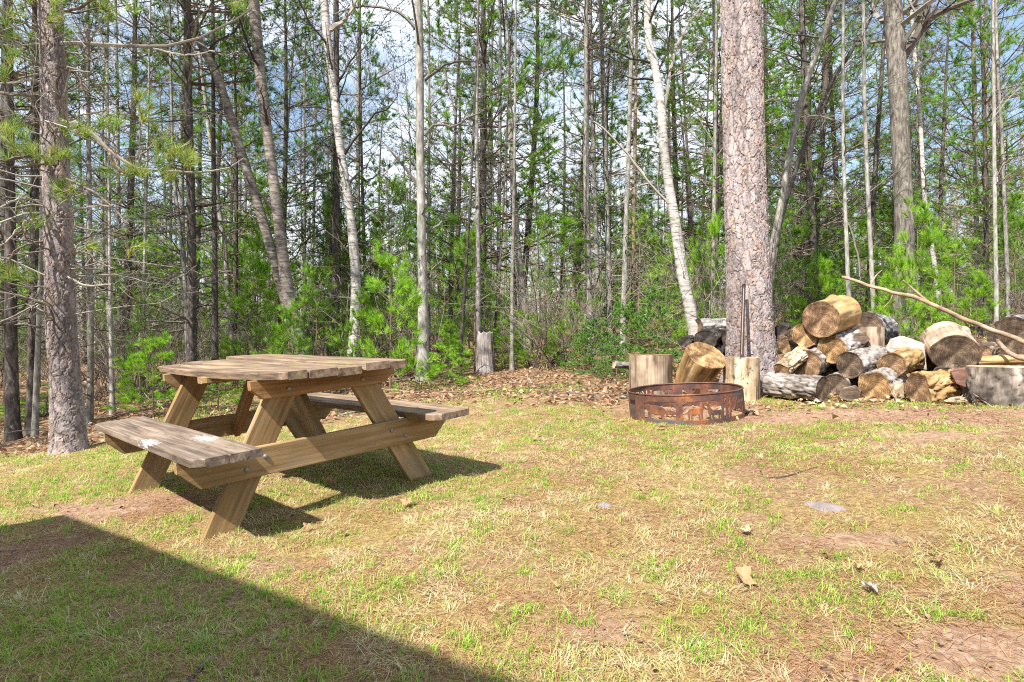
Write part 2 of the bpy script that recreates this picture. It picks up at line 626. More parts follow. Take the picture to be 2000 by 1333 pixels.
CUT_BROWN = mat_cut('cut_brown', (0.20, 0.125, 0.072), (0.075, 0.046, 0.03), (0.36, 0.245, 0.15), blot=0.8)
CUT_ORANGE = mat_cut('cut_orange', (0.25, 0.15, 0.07), (0.085, 0.052, 0.033), (0.45, 0.31, 0.16), blot=0.85)
CUT_DARK = mat_cut('cut_dark', (0.105, 0.075, 0.053), (0.042, 0.03, 0.023), (0.21, 0.155, 0.11), blot=0.8)
CUT_PALE = mat_cut('cut_pale', (0.45, 0.34, 0.22), (0.28, 0.19, 0.11), (0.62, 0.50, 0.36))
CUT_BLACK = mat_cut('cut_burnt', (0.045, 0.038, 0.034), (0.016, 0.014, 0.013), (0.11, 0.09, 0.075))


def mat_log(name, base, dark, pale, lich=None, stretch=(3, 22, 22), attr=True):
    m, t, b, out = new_mat(name)
    oc = objcoord(t)
    f1 = noise(t, oc, 1.0, 6, 0.65, stretch)
    c = ramp(t, f1, [(0.3, dark), (0.5, base), (0.7, pale)])
    f2 = noise(t, oc, 4.0, 4, 0.6)
    c = mix(t, 0.8, c, ramp(t, f2, [(0.33, (0.36, 0.32, 0.30)), (0.66, (1.3, 1.28, 1.25))]), 'MULTIPLY')
    if lich:
        f3 = noise(t, oc, 22, 6, 0.7)
        c = mix(t, ramp(t, f3, [(0.55, (0, 0, 0)), (0.62, (1, 1, 1))]), c, lich)
    if attr:
        c = mix(t, 1.0, c, N(t, 'ShaderNodeAttribute', attribute_name='Col').outputs['Color'], 'MULTIPLY')
    t.links.new(c, b.inputs['Base Color'])
    b.inputs['Roughness'].default_value = 0.85
    b.inputs['Specular IOR Level'].default_value = 0.15
    bump(t, b, f1, 0.6, 0.012)
    return m


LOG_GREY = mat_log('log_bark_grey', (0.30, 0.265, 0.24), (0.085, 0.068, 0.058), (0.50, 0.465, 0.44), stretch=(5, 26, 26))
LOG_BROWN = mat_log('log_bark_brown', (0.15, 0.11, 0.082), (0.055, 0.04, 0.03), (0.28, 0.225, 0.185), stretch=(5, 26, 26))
LOG_TAN = mat_log('peeled_log_tan', (0.36, 0.275, 0.20), (0.25, 0.18, 0.125), (0.46, 0.385, 0.305), stretch=(2.5, 45, 45))
LOG_STUMP = mat_log('patchy_stump_bark', (0.21, 0.18, 0.155), (0.065, 0.055, 0.05), (0.48, 0.41, 0.34), stretch=(3.2, 13, 13))
LOG_ORANGE = mat_log('peeled_log_orange', (0.36, 0.225, 0.095), (0.16, 0.095, 0.05), (0.50, 0.36, 0.20), stretch=(2.5, 14, 14))
LOG_SPALT = mat_log('spalted_log', (0.48, 0.38, 0.25), (0.28, 0.17, 0.09), (0.60, 0.52, 0.40), stretch=(2, 30, 30), lich=(0.10, 0.08, 0.06))
LOG_LICHEN = mat_log('lichen_log', (0.23, 0.22, 0.21), (0.085, 0.08, 0.076), (0.36, 0.35, 0.335), lich=(0.52, 0.53, 0.47))
LOG_PEBBLY = mat_log('grey_rough_log', (0.16, 0.15, 0.148), (0.055, 0.052, 0.05), (0.32, 0.31, 0.30), stretch=(14, 22, 22), lich=(0.36, 0.36, 0.345))
LOG_SILVER = mat_log('silver_split_wood', (0.50, 0.45, 0.40), (0.28, 0.23, 0.19), (0.64, 0.60, 0.56), stretch=(2, 40, 40))
LOG_BURNT = mat_log('burnt_log', (0.05, 0.043, 0.04), (0.015, 0.013, 0.012), (0.12, 0.105, 0.10))
LOG_REDBARK = mat_log('red_bark_chunk', (0.20, 0.11, 0.085), (0.08, 0.045, 0.035), (0.32, 0.2, 0.16))


def mat_plain(name, c, rough=0.5, metal=0.0, var=0.3, scale=30, bmp=0.2):
    m, t, b, out = new_mat(name)
    f = noise(t, objcoord(t), scale, 5)
    cc = mix(t, var, c, ramp(t, f, [(0.3, tuple(x * 0.4 for x in c)), (0.7, tuple(min(1, x * 1.5) for x in c))]))
    t.links.new(cc, b.inputs['Base Color'])
    b.inputs['Roughness'].default_value = rough
    b.inputs['Metallic'].default_value = metal
    bump(t, b, f, bmp, 0.004)
    return m


STEEL = mat_plain('galvanised_steel', (0.22, 0.21, 0.20), 0.55, 0.6, 0.4, 60)
IRON = mat_plain('dark_iron', (0.075, 0.048, 0.042), 0.45, 0.5, 0.5, 25)
BLACKM = mat_plain('black_steel', (0.02, 0.02, 0.02), 0.4, 0.3)
STONE = mat_plain('grey_stone', (0.19, 0.155, 0.145), 0.8, 0, 0.6, 14, 0.5)


def mat_rust():
    m, t, b, out = new_mat('rusty_steel')
    oc = objcoord(t)
    f1 = noise(t, oc, 7, 7, 0.7)
    c = ramp(t, f1, [(0.30, (0.042, 0.027, 0.027)), (0.46, (0.09, 0.043, 0.034)), (0.57, (0.16, 0.062, 0.034)), (0.69, (0.34, 0.12, 0.028))])
    f2 = noise(t, oc, 3.0, 5, 0.6, (1, 1, 2.0))
    c = mix(t, ramp(t, f2, [(0.58, (0, 0, 0)), (0.66, (0.9, 0.9, 0.9))]), c, (0.075, 0.085, 0.092))
    t.links.new(c, b.inputs['Base Color'])
    b.inputs['Roughness'].default_value = 0.6
    b.inputs['Metallic'].default_value = 0.15
    bump(t, b, noise(t, oc, 90, 4), 0.3, 0.003)
    return m


RUST = mat_rust()


def mat_ground():
    m, t, b, out = new_mat('lawn_and_forest_soil')
    oc = objcoord(t)
    z = N(t, 'ShaderNodeAttribute', attribute_name='Col')
    sp = N(t, 'ShaderNodeSeparateColor')
    t.links.new(z.outputs['Color'], sp.inputs[0])
    lawn, dirt, leaf = sp.outputs[0], sp.outputs[1], sp.outputs[2]
    fine = noise(t, oc, 45, 6, 0.7)
    finer = noise(t, oc, 170, 4, 0.7)
    big = noise(t, oc, 1.6, 5, 0.6)
    soil = ramp(t, fine, [(0.3, (0.12, 0.068, 0.04)), (0.5, (0.26, 0.16, 0.095)), (0.7, (0.44, 0.31, 0.20))])
    thatch = ramp(t, fine, [(0.3, (0.13, 0.075, 0.033)), (0.5, (0.27, 0.185, 0.075)), (0.7, (0.43, 0.33, 0.16))])
    lawnc = mix(t, ramp(t, big, [(0.42, (0, 0, 0)), (0.6, (1, 1, 1))]), thatch, soil)
    vor = N(t, 'ShaderNodeTexVoronoi', Scale=24.0)
    t.links.new(oc, vor.inputs['Vector'])
    leafc = mix(t, 0.75, ramp(t, fine, [(0.3, (0.055, 0.032, 0.02)), (0.55, (0.16, 0.092, 0.05)), (0.72, (0.33, 0.215, 0.125))]),
                ramp(t, vor.outputs['Color'], [(0.2, (0.06, 0.036, 0.022)), (0.5, (0.22, 0.13, 0.07)), (0.85, (0.42, 0.28, 0.17))]))
    sand = ramp(t, finer, [(0.3, (0.30, 0.20, 0.13)), (0.6, (0.52, 0.40, 0.30)), (0.75, (0.62, 0.54, 0.46))])
    dirtc = ramp(t, noise(t, oc, 30, 7, 0.75), [(0.3, (0.15, 0.085, 0.055)), (0.5, (0.31, 0.195, 0.13)), (0.7, (0.50, 0.37, 0.275))])
    c = mix(t, lawn, leafc, lawnc)
    c = mix(t, dirt, c, dirtc)
    al = z.outputs['Alpha']
    t.links.new(c, b.inputs['Base Color'])
    b.inputs['Roughness'].default_value = 0.95
    b.inputs['Specular IOR Level'].default_value = 0.1
    bump(t, b, mix(t, 0.5, fine, finer), 0.9, 0.02)
    return m


GROUND = mat_ground()

# ------------------------------------------------------------------ ground
EDGE = np.array([ground_at(px, py)[:2] for px, py in ((0, 900), (180, 872), (330, 845), (480, 838), (620, 826), (760, 802), (900, 788), (1060, 786), (1180, 796), (1260, 790), (1420, 770), (1560, 772), (1760, 780), (2000, 775))])
o_ = np.argsort(EDGE[:, 0])
EDGE = EDGE[o_]
EDGE = np.vstack([[EDGE[0, 0] - 6, EDGE[0, 1] - 1.5], EDGE, [EDGE[-1, 0] + 6, EDGE[-1, 1] - 2]])


def lawn_w(x, y):
    e = np.interp(x, EDGE[:, 0], EDGE[:, 1])
    n = fbm(np.stack([x * 1.3, y * 1.3, x * 0], -1), 3, 21) - 0.5
    return np.clip((e - y + n * 1.1) / 0.5 + 0.5, 0, 1)


DIRTS = [(ground_at(px, py), rx, ry, a) for px, py, rx, ry, a in (
    (1345, 800, 0.75, 0.62, 1.0), (1560, 812, 0.8, 0.30, 1.0), (1760, 812, 0.8, 0.30, 1.0), (1960, 815, 0.7, 0.32, 1.0), (1900, 850, 0.8, 0.25, 0.75),
    (1700, 870, 0.5, 0.2, 0.5), (270, 985, 0.42, 0.33, 1.0), (130, 1000, 0.45, 0.22, 0.9), (60, 1080, 0.3, 0.25, 0.9), (1880, 1270, 0.26, 0.16, 1.0), (1650, 1310, 0.25, 0.09, 0.9), (1990, 1160, 0.15, 0.2, 0.7),
    (1420, 1010, 0.35, 0.1, 0.6), (1250, 1080, 0.25, 0.1, 0.5), (1700, 1060, 0.3, 0.12, 0.6), (1120, 1240, 0.2, 0.08, 0.6))]


def dirt_w(x, y):
    d = np.zeros_like(x)
    for p, rx, ry, a in DIRTS:
        d = np.maximum(d, a * np.exp(-((((x - p[0]) / rx) ** 2 + ((y - p[1]) / ry) ** 2)) ** 1.5))
    n = fbm(np.stack([x * 3, y * 3, x * 0], -1), 3, 33)
    return np.clip((d - 0.35 + (n - 0.5) * 0.9) * 2.2, 0, 1)


def axis_lines(lo, hi, step, far_lo, far_hi, g=1.13):
    a = list(np.arange(lo, hi, step))
    s, x = step, a[-1]
    while x < far_hi:
        s *= g
        x += s
        a.append(x)
    s, x = step, a[0]
    b = []
    while x > far_lo:
        s *= g
        x -= s
        b.append(x)
    return np.array(b[::-1] + a)


gx_, gy_ = axis_lines(-5.5, 5.5, 0.05, -130, 130), axis_lines(0.9, 8.5, 0.05, -60, 150)
XX, YY = np.meshgrid(gx_, gy_)
ZZ = G(XX, YY)
near = np.clip(1.3 - np.hypot(XX, YY - 4) / 12, 0, 1)
ZZ = ZZ + near * (0.022 * (fbm(np.stack([XX * 5, YY * 5, XX * 0], -1), 4, 3) - 0.5) + 0.03 * (fbm(np.stack([XX, YY, XX * 0], -1), 2, 4) - 0.5))
nx, ny = len(gx_), len(gy_)
ii = np.arange(nx * ny).reshape(ny, nx)
Q = np.stack([ii[:-1, :-1], ii[:-1, 1:], ii[1:, 1:], ii[1:, :-1]], -1).reshape(-1, 4)
zone = np.stack([lawn_w(XX, YY), dirt_w(XX, YY), XX * 0], -1).reshape(-1, 3)
gmesh = mesh_np('ground', np.stack([XX, YY, ZZ], -1).reshape(-1, 3), Q, col=zone, mat=GROUND, smooth=True)
tag(link('ground', gmesh), kind='structure')

# ------------------------------------------------------------------ the cabin left of and behind the camera, whose roof shades the lawn
S0 = ground_at(130, 1010)
EAVE = 2.5
corner = S0 + SUN * (EAVE / SUN[2])
e2 = nrm(np.array([-0.915, -0.40, 0]))
e1 = nrm(np.array([0.40, -0.915, 0]))
S1 = ground_at(1000, 1333) - S0
_L, _LS, _t = np.linalg.solve(np.stack([e1, UP, SUN], 1), S1)       # the rake whose shadow runs through both points
SL, HALF, LEN = float(_LS / _L), 4.0, 8.0
cabin = thing('cabin', 'cabin beside the lawn whose roof throws the sharp shadow across the grass', 'cabin', (corner[0], corner[1], 0))
C0 = corner - np.array([corner[0], corner[1], 0])
SIDING = mat_wood('cabin_siding', (0.20, 0.13, 0.08), (0.12, 0.075, 0.045), (0.28, 0.19, 0.12))
ROOFM = mat_plain('roof_shingle', (0.09, 0.085, 0.08), 0.9, 0, 0.5, 20)
GLASSM = mat_plain('window_glass', (0.05, 0.06, 0.07), 0.08, 0, 0.1)
for sgn in (0, 1):
    m = MB()
    a = C0 if sgn == 0 else C0 + e1 * 2 * HALF
    b = C0 + e1 * HALF + UP * (SL * HALF)
    dn = -UP * 0.16
    pts = [a, b, b + e2 * LEN, a + e2 * LEN]
    V = np.array(pts + [p + dn for p in pts])
    m.add(V, [[0, 1, 2, 3], [7, 6, 5, 4], [0, 4, 5, 1], [1, 5, 6, 2], [2, 6, 7, 3], [3, 7, 4, 0]])
    m.build('roof', ROOFM, cabin)
gz = float(G(corner[0], corner[1])) - 0.9
ins = 0.4
for nm, a, b in (('wall', C0 + e1 * ins + e2 * ins, C0 + e1 * (2 * HALF - ins) + e2 * ins), ('wall', C0 + e1 * ins + e2 * (LEN - ins), C0 + e1 * (2 * HALF - ins) + e2 * (LEN - ins)),
                 ('wall', C0 + e1 * ins + e2 * (ins + 0.13), C0 + e1 * ins + e2 * (LEN - ins - 0.13)), ('wall', C0 + e1 * (2 * HALF - ins) + e2 * (ins + 0.13), C0 + e1 * (2 * HALF - ins) + e2 * (LEN - ins - 0.13))):
    m = MB()
    d = nrm(b - a)
    L = np.linalg.norm((b - a)[:2])
    gable = abs(np.dot(d, e1)) > 0.9
    inn = np.cross(UP, d) * 0.12
    if gable:
        prof = [(0, gz), (L, gz), (L, EAVE - 0.16 + SL * ins - 0.02), (L / 2, EAVE - 0.16 + SL * HALF - 0.02), (0, EAVE - 0.16 + SL * ins - 0.02)]
    else:
        prof = [(0, gz), (L, gz), (L, EAVE - 0.18 + SL * ins), (0, EAVE - 0.18 + SL * ins)]
    a0 = np.array([a[0], a[1], 0])
    V = np.array([a0 + d * u + UP * (z + 0.0) + (corner[2] - EAVE) * UP for u, z in prof])
    k = len(prof)
    V2 = np.vstack([V, V + inn])
    m.add(V2, [[i, (i + 1) % k, k + (i + 1) % k, k + i] for i in range(k)], N=[list(range(k))[::-1], list(range(k, 2 * k))])
    m.build(nm, SIDING, cabin)
mw = MB()
wa = C0 + e1 * 2.2 + e2 * (ins - 0.03)
wv = [wa + UP * -1.3, wa + e1 * 1.0 + UP * -1.3, wa + e1 * 1.0, wa]
V = np.array(wv + [p + e2 * 0.02 for p in wv])
mw.add(V, [[0, 1, 2, 3], [7, 6, 5, 4], [0, 4, 5, 1], [1, 5, 6, 2], [2, 6, 7, 3], [3, 7, 4, 0]])
mw.build('window', GLASSM, cabin)


# ------------------------------------------------------------------ trunks
def smooth_path(P, Rr, dz):
    P, Rr = np.asarray(P, float), np.asarray(Rr, float)
    for _ in range(2):
        if len(P) > 2:
            q = np.empty((2 * len(P) - 2, 3))
            q[0::2] = P[:-1] * 0.75 + P[1:] * 0.25
            q[1::2] = P[:-1] * 0.25 + P[1:] * 0.75
            rq = np.empty(2 * len(P) - 2)
            rq[0::2] = Rr[:-1] * 0.75 + Rr[1:] * 0.25
            rq[1::2] = Rr[:-1] * 0.25 + Rr[1:] * 0.75
            P, Rr = np.vstack([P[:1], q, P[-1:]]), np.concatenate([Rr[:1], rq, Rr[-1:]])
    s = np.concatenate([[0], np.cumsum(np.linalg.norm(np.diff(P, axis=0), axis=1))])
    n = max(3, int(s[-1] / dz))
    t = np.linspace(0, s[-1], n)
    return np.stack([np.interp(t, s, P[:, k]) for k in range(3)], -1), np.interp(t, s, Rr), t


def trunk_shape(P, Rr, sides=10, dz=0.15, style='rough', seed=0, flare=0.5, flare_h=0.18):
    """a tapered trunk; bark relief is in the mesh"""
    P, Rr, s = smooth_path(P, Rr, dz)
    Rr = Rr * (1 + flare * np.exp(-s / flare_h))
    n = len(P)
    T = np.gradient(P, axis=0)
    T = nrm(T)
    u = nrm(np.cross(T, np.array([0.0, 1.0, 0.0])))
    v = np.cross(T, u)
    a = np.arange(sides) * 2 * math.pi / sides
    ca, sa = np.cos(a), np.sin(a)
    rb = float(np.median(Rr))
    q = np.stack([np.broadcast_to(ca * rb, (n, sides)), np.broadcast_to(sa * rb, (n, sides)), np.broadcast_to(s[:, None], (n, sides))], -1)
    off = np.zeros((n, sides))
    col = np.ones((n, sides, 3))
    if style == 'pine':
        wv = (fbm(q * 16, 3, seed + 9)[..., None] - 0.5) * 1.2
        f1, f2, cid = worley(np.stack([q[..., 0] * 17, q[..., 1] * 17, q[..., 2] * 5.5], -1) + wv, seed)
        e = np.clip((f2 - f1) / 0.13, 0, 1)
        g1, g2, cid2 = worley(np.stack([q[..., 0] * 42, q[..., 1] * 42, q[..., 2] * 15], -1) + wv * 1.6, seed + 5)
        e2_ = np.clip((g2 - g1) / 0.12, 0, 1)
        fine = fbm(q * np.array([150, 150, 70]), 3, seed + 2)
        streak = fbm(np.stack([q[..., 0] * 9, q[..., 1] * 9, q[..., 2] * 0.9], -1), 3, seed + 4)
        off = 0.010 * (e - 1) + 0.006 * cid + 0.003 * (e2_ - 1) + 0.003 * cid2 + 0.012 * (fbm(q * 3, 3, seed) - 0.5) + 0.006 * (fine - 0.5)
        # the plates' own colours: grey outer bark, tan where flakes have dropped
        pal = np.array([[0.345, 0.295, 0.29], [0.27, 0.235, 0.235], [0.41, 0.345, 0.335], [0.38, 0.285, 0.24], [0.31, 0.265, 0.262]])
        col = pal[(cid * 4.999).astype(int)] * 0.45 + pal[(cid2 * 4.999).astype(int)] * 0.55
        col = 0.88 * col * (0.55 + 0.45 * cid2[..., None] + 0.55 * fine[..., None]) * (0.28 + 1.12 * streak[..., None])
        inner = np.clip(1 - np.minimum(e, 0.4 + e2_) / 0.75, 0, 1)[..., None]
        col = col * (1 - 0.8 * inner) + np.array([0.13, 0.092, 0.078]) * 0.8 * inner
    elif style == 'ridge':
        f = fbm(np.stack([q[..., 0] * 24, q[..., 1] * 24, q[..., 2] * 4], -1), 3, seed)
        off = rb * 0.22 * (f - 0.5)
    else:
        f = fbm(np.stack([q[..., 0] * 14, q[..., 1] * 14, q[..., 2] * 6], -1), 3, seed)
        off = rb * 0.16 * (f - 0.5)
    rad = Rr[:, None] + off
    V = P[:, None, :] + rad[..., None] * (ca[None, :, None] * u[:, None, :] + sa[None, :, None] * v[:, None, :])
    i = np.arange(n * sides).reshape(n, sides)
    j = np.roll(i, -1, 1)
    Qd = np.stack([i[:-1], j[:-1], j[1:], i[1:]], -1).reshape(-1, 4)
    return V.reshape(-1, 3), Qd, col.reshape(-1, 3), P, Rr


def px_path(pts, D, up=5.0, base=None, sway=0.0):
    """(px, py, width px) from top to bottom or bottom to top -> world path from the ground up, carried on above the frame"""
    pts = sorted(pts, key=lambda p: -p[1])
    P = [at(p[0], p[1], D) for p in pts]
    rr = [p[2] / 2 * D / F * math.cos(math.atan((p[0] - CX) / F)) for p in pts]
    # down to the ground
    b = P[0].copy()
    d = P[1] - P[0] if len(P) > 1 else UP
    gz_ = float(G(b[0], b[1])) - 0.06
    if b[2] > gz_ + 0.02:
        k = (b[2] - gz_) / max(d[2], 0.2)
        nb = b - d * k * (0.6 if len(P) > 1 else 1)
        nb[2] = float(G(nb[0], nb[1])) - 0.06
        P.insert(0, nb)
        rr.insert(0, rr[0] * 1.06)
    else:
        P[0][2] = gz_
    # on above the last point
    if up > 0:
        d = nrm(P[-1] - P[-2])
        d = nrm(d + UP * 0.6)
        r0 = rr[-1]
        for k in (0.4, 1.0):
            P.append(P[-1] + d * up * (k if k < 1 else 0.6))
            rr.append(r0 * (0.8 if k < 1 else 0.2))
    return np.array(P), np.array(rr)


def path_at(P, z):
    return np.stack([np.interp(z, P[:, 2], P[:, k]) for k in range(3)], -1)


GREENS = {
    'pine': [(0.08, 0.17, 0.025), (0.135, 0.26, 0.033), (0.22, 0.35, 0.045)],
    'bright': [(0.15, 0.35, 0.02), (0.24, 0.48, 0.03), (0.36, 0.56, 0.05)],
    'dark': [(0.035, 0.07, 0.024), (0.055, 0.10, 0.028), (0.075, 0.13, 0.033)],
    'blue': [(0.08, 0.20, 0.055), (0.14, 0.31, 0.075), (0.23, 0.38, 0.06)],
    'yellow': [(0.20, 0.33, 0.04), (0.28, 0.39, 0.06), (0.15, 0.27, 0.035)],
    'red': [(0.15, 0.25, 0.04), (0.22, 0.32, 0.055), (0.30, 0.35, 0.08)],
}
C_DEAD = [(0.145, 0.13, 0.115), (0.085, 0.073, 0.063), (0.23, 0.21, 0.185)]
C_DARK = [(0.085, 0.07, 0.06), (0.05, 0.042, 0.036), (0.13, 0.115, 0.10)]
C_PALE = [(0.36, 0.33, 0.29), (0.27, 0.245, 0.215), (0.2, 0.175, 0.15)]
C_BROWN = [(0.17, 0.12, 0.085), (0.11, 0.075, 0.055), (0.26, 0.2, 0.155)]


TWMIN = 0.0016


def put_tubes(g, m, P, Rr, s, cols):
    V, Qd = tubes(P, np.maximum(Rr, TWMIN), s)
    c = np.repeat(pick(g, cols, len(P)), P.shape[1] * s, 0)
    m.add(V, Qd, C=c)


def dead_branches(g, m, path, rad, zlo, zhi, n, L, el=(-12, 25), lift=-0.05, k2=4, k3=0, cols=C_DEAD, rf=0.28, wig=0.14, rmax=0.02):
    """thin, often leafless branches round a trunk"""
    z = g.uniform(zlo, zhi, n)
    O = path_at(path, z)
    az = g.uniform(0, 2 * math.pi, n)
    e = R(g.uniform(el[0], el[1], n))
    D = np.stack([np.cos(az) * np.cos(e), np.sin(az) * np.cos(e), np.sin(e)], -1)
    Ls = g.uniform(L[0], L[1], n)
    r0 = np.minimum(np.interp(z, path[:, 2], rad) * rf, rmax) * g.uniform(0.6, 1.1, n)
    P, Rr = grow(g, O, D, Ls, r0, 7, wig, lift)
    put_tubes(g, m, P, Rr, 4, cols)
    out = [(P, Rr)]
    if k2:
        O, D, L2, R2 = children(g, P, Rr, k2, 0.25, (30, 70), (0.25, 0.5), 0.6, flat=0.5)
        P2, R2 = grow(g, O, D, L2, R2, 5, wig * 1.3, lift * 0.5)
        put_tubes(g, m, P2, R2, 3, cols)
        out.append((P2, R2))
        if k3:
            O, D, L3, R3 = children(g, P2, R2, k3, 0.3, (30, 65), (0.35, 0.6), 0.65)
            P3, R3 = grow(g, O, D, L3, R3, 4, wig * 1.3, 0.0)
            put_tubes(g, m, P3, R3, 3, cols)
            out.append((P3, R3))
    return out


def bare_crown(g, m, path, rad, zlo, zhi, n, L, k2=6, k3=4, k4=0, el=(20, 55), cols=C_DEAD, lift=0.15):
    return dead_branches(g, m, path, rad, zlo, zhi, n, L, el, lift, k2, k3, cols, rf=0.4, wig=0.2, rmax=0.05)


def pine_crown(g, mb, mf, path, rad, zlo, zhi, whorls, L, greens, needle=0.10, nn=12, k2=6, kt=4, wd=0.006, el=(5, 30), lift=0.12, top=True, taper=0.75, flat=0.6, spread=(15, 80), per=5):
    z = np.repeat(np.linspace(zlo, zhi, whorls), per) + g.normal(0, (zhi - zlo) / whorls * 0.07, whorls * per)
    z = np.clip(z, zlo, zhi)
    n = len(z)
    f = (z - zlo) / max(zhi - zlo, 1e-6)
    keep = g.uniform(0, 1, n) < 0.9
    z, f = z[keep], f[keep]
    n = len(z)
    O = path_at(path, z)
    az = g.uniform(0, 2 * math.pi, n)
    e = R(g.uniform(el[0], el[1], n) + 40 * f ** 2.5)
    D = np.stack([np.cos(az) * np.cos(e), np.sin(az) * np.cos(e), np.sin(e)], -1)
    Ls = (L * (1 - taper * f)) * g.uniform(0.7, 1.12, n)
    r0 = np.minimum(np.interp(z, path[:, 2], rad) * 0.35, 0.012 + Ls * 0.006)
    P, Rr = grow(g, O, D, Ls, r0, 7, 0.09, lift)
    put_tubes(g, mb, P, Rr, 4, C_BROWN)
    O, D, L2, R2 = children(g, P, Rr, k2, 0.3, (30, 60), (0.28, 0.5), 0.6, flat=flat)
    P2, R2 = grow(g, O, D, L2, R2, 4, 0.12, 0.12)
    put_tubes(g, mb, P2, R2, 3, C_BROWN)
    Ct, At = along(g, P2, kt, 0.35, 1.0)
    Ce, Ae = P2[:, -1], nrm(P2[:, -1] - P2[:, -2])
    Cl, Al = P[:, -1], nrm(P[:, -1] - P[:, -2])
    C, A = np.vstack([Ct, Ce, Cl]), np.vstack([At, Ae, Al])
    A = nrm(A + UP * 0.25)
    # every branch has its own tone
    V, T, c = tufts(g, C, A, nn, needle, wd, spread, pick(g, greens, len(C)))
    mf.add(V, None, T, c)
    return P, P2


# ------------------------------------------------------------------ hero trees
def hero(name, label, cat, pts, D, bark, seed, sides=12, dz=0.12, style='rough', up=5.0, flare=0.45, work=None, group=None, fh=0.18):
    P, rr = px_path(pts, D, up)
    V, Qd, col, Pp, Rp = trunk_shape(P, rr, sides, dz, style, seed, flare, fh)
    base = P[0] + np.array([0, 0, 0.06])
    root = thing(name, label, cat, base, 0, group)
    m = MB()
    m.add(V, Qd, C=col)
    m.build('trunk', bark, root, style != 'pine', base)
    if work:
        g = np.random.default_rng(seed)
        mb, mf = MB(), MB()
        work(g, mb, mf, Pp, Rp)
        if mb.n:
            tag(mb.build('branches', TWIG, root, False, base), kind='stuff')
        if mf.n:
            tag(mf.build('needles', NEEDLE, root, False, base), kind='stuff')
    return root, Pp, Rp


def twig_paths(m, lists, D, g, cols=C_DEAD, n=12, s=5):
    """branches drawn by pixel points with widths, each at its own depth (D, or a fourth number per point)"""
    out = []
    for pts in lists:
        P = np.array([at(p[0], p[1], p[3] if len(p) > 3 else D) for p in pts])
        rr = np.array([p[2] / 2 * (p[3] if len(p) > 3 else D) / F for p in pts])
        Ps, Rs, _ = smooth_path(P, rr, 0.08)
        t = np.linspace(0, 1, n)
        t0 = np.linspace(0, 1, len(Ps))
        Pn = np.stack([np.interp(t, t0, Ps[:, k]) for k in range(3)], -1)
        Pn[1:] += g.normal(0, 0.006, (n - 1, 3))
        put_tubes(g, m, Pn[None], np.interp(t, t0, Rs)[None], s, cols)
        out.append((Pn[None], np.interp(t, t0, Rs)[None]))
    return out


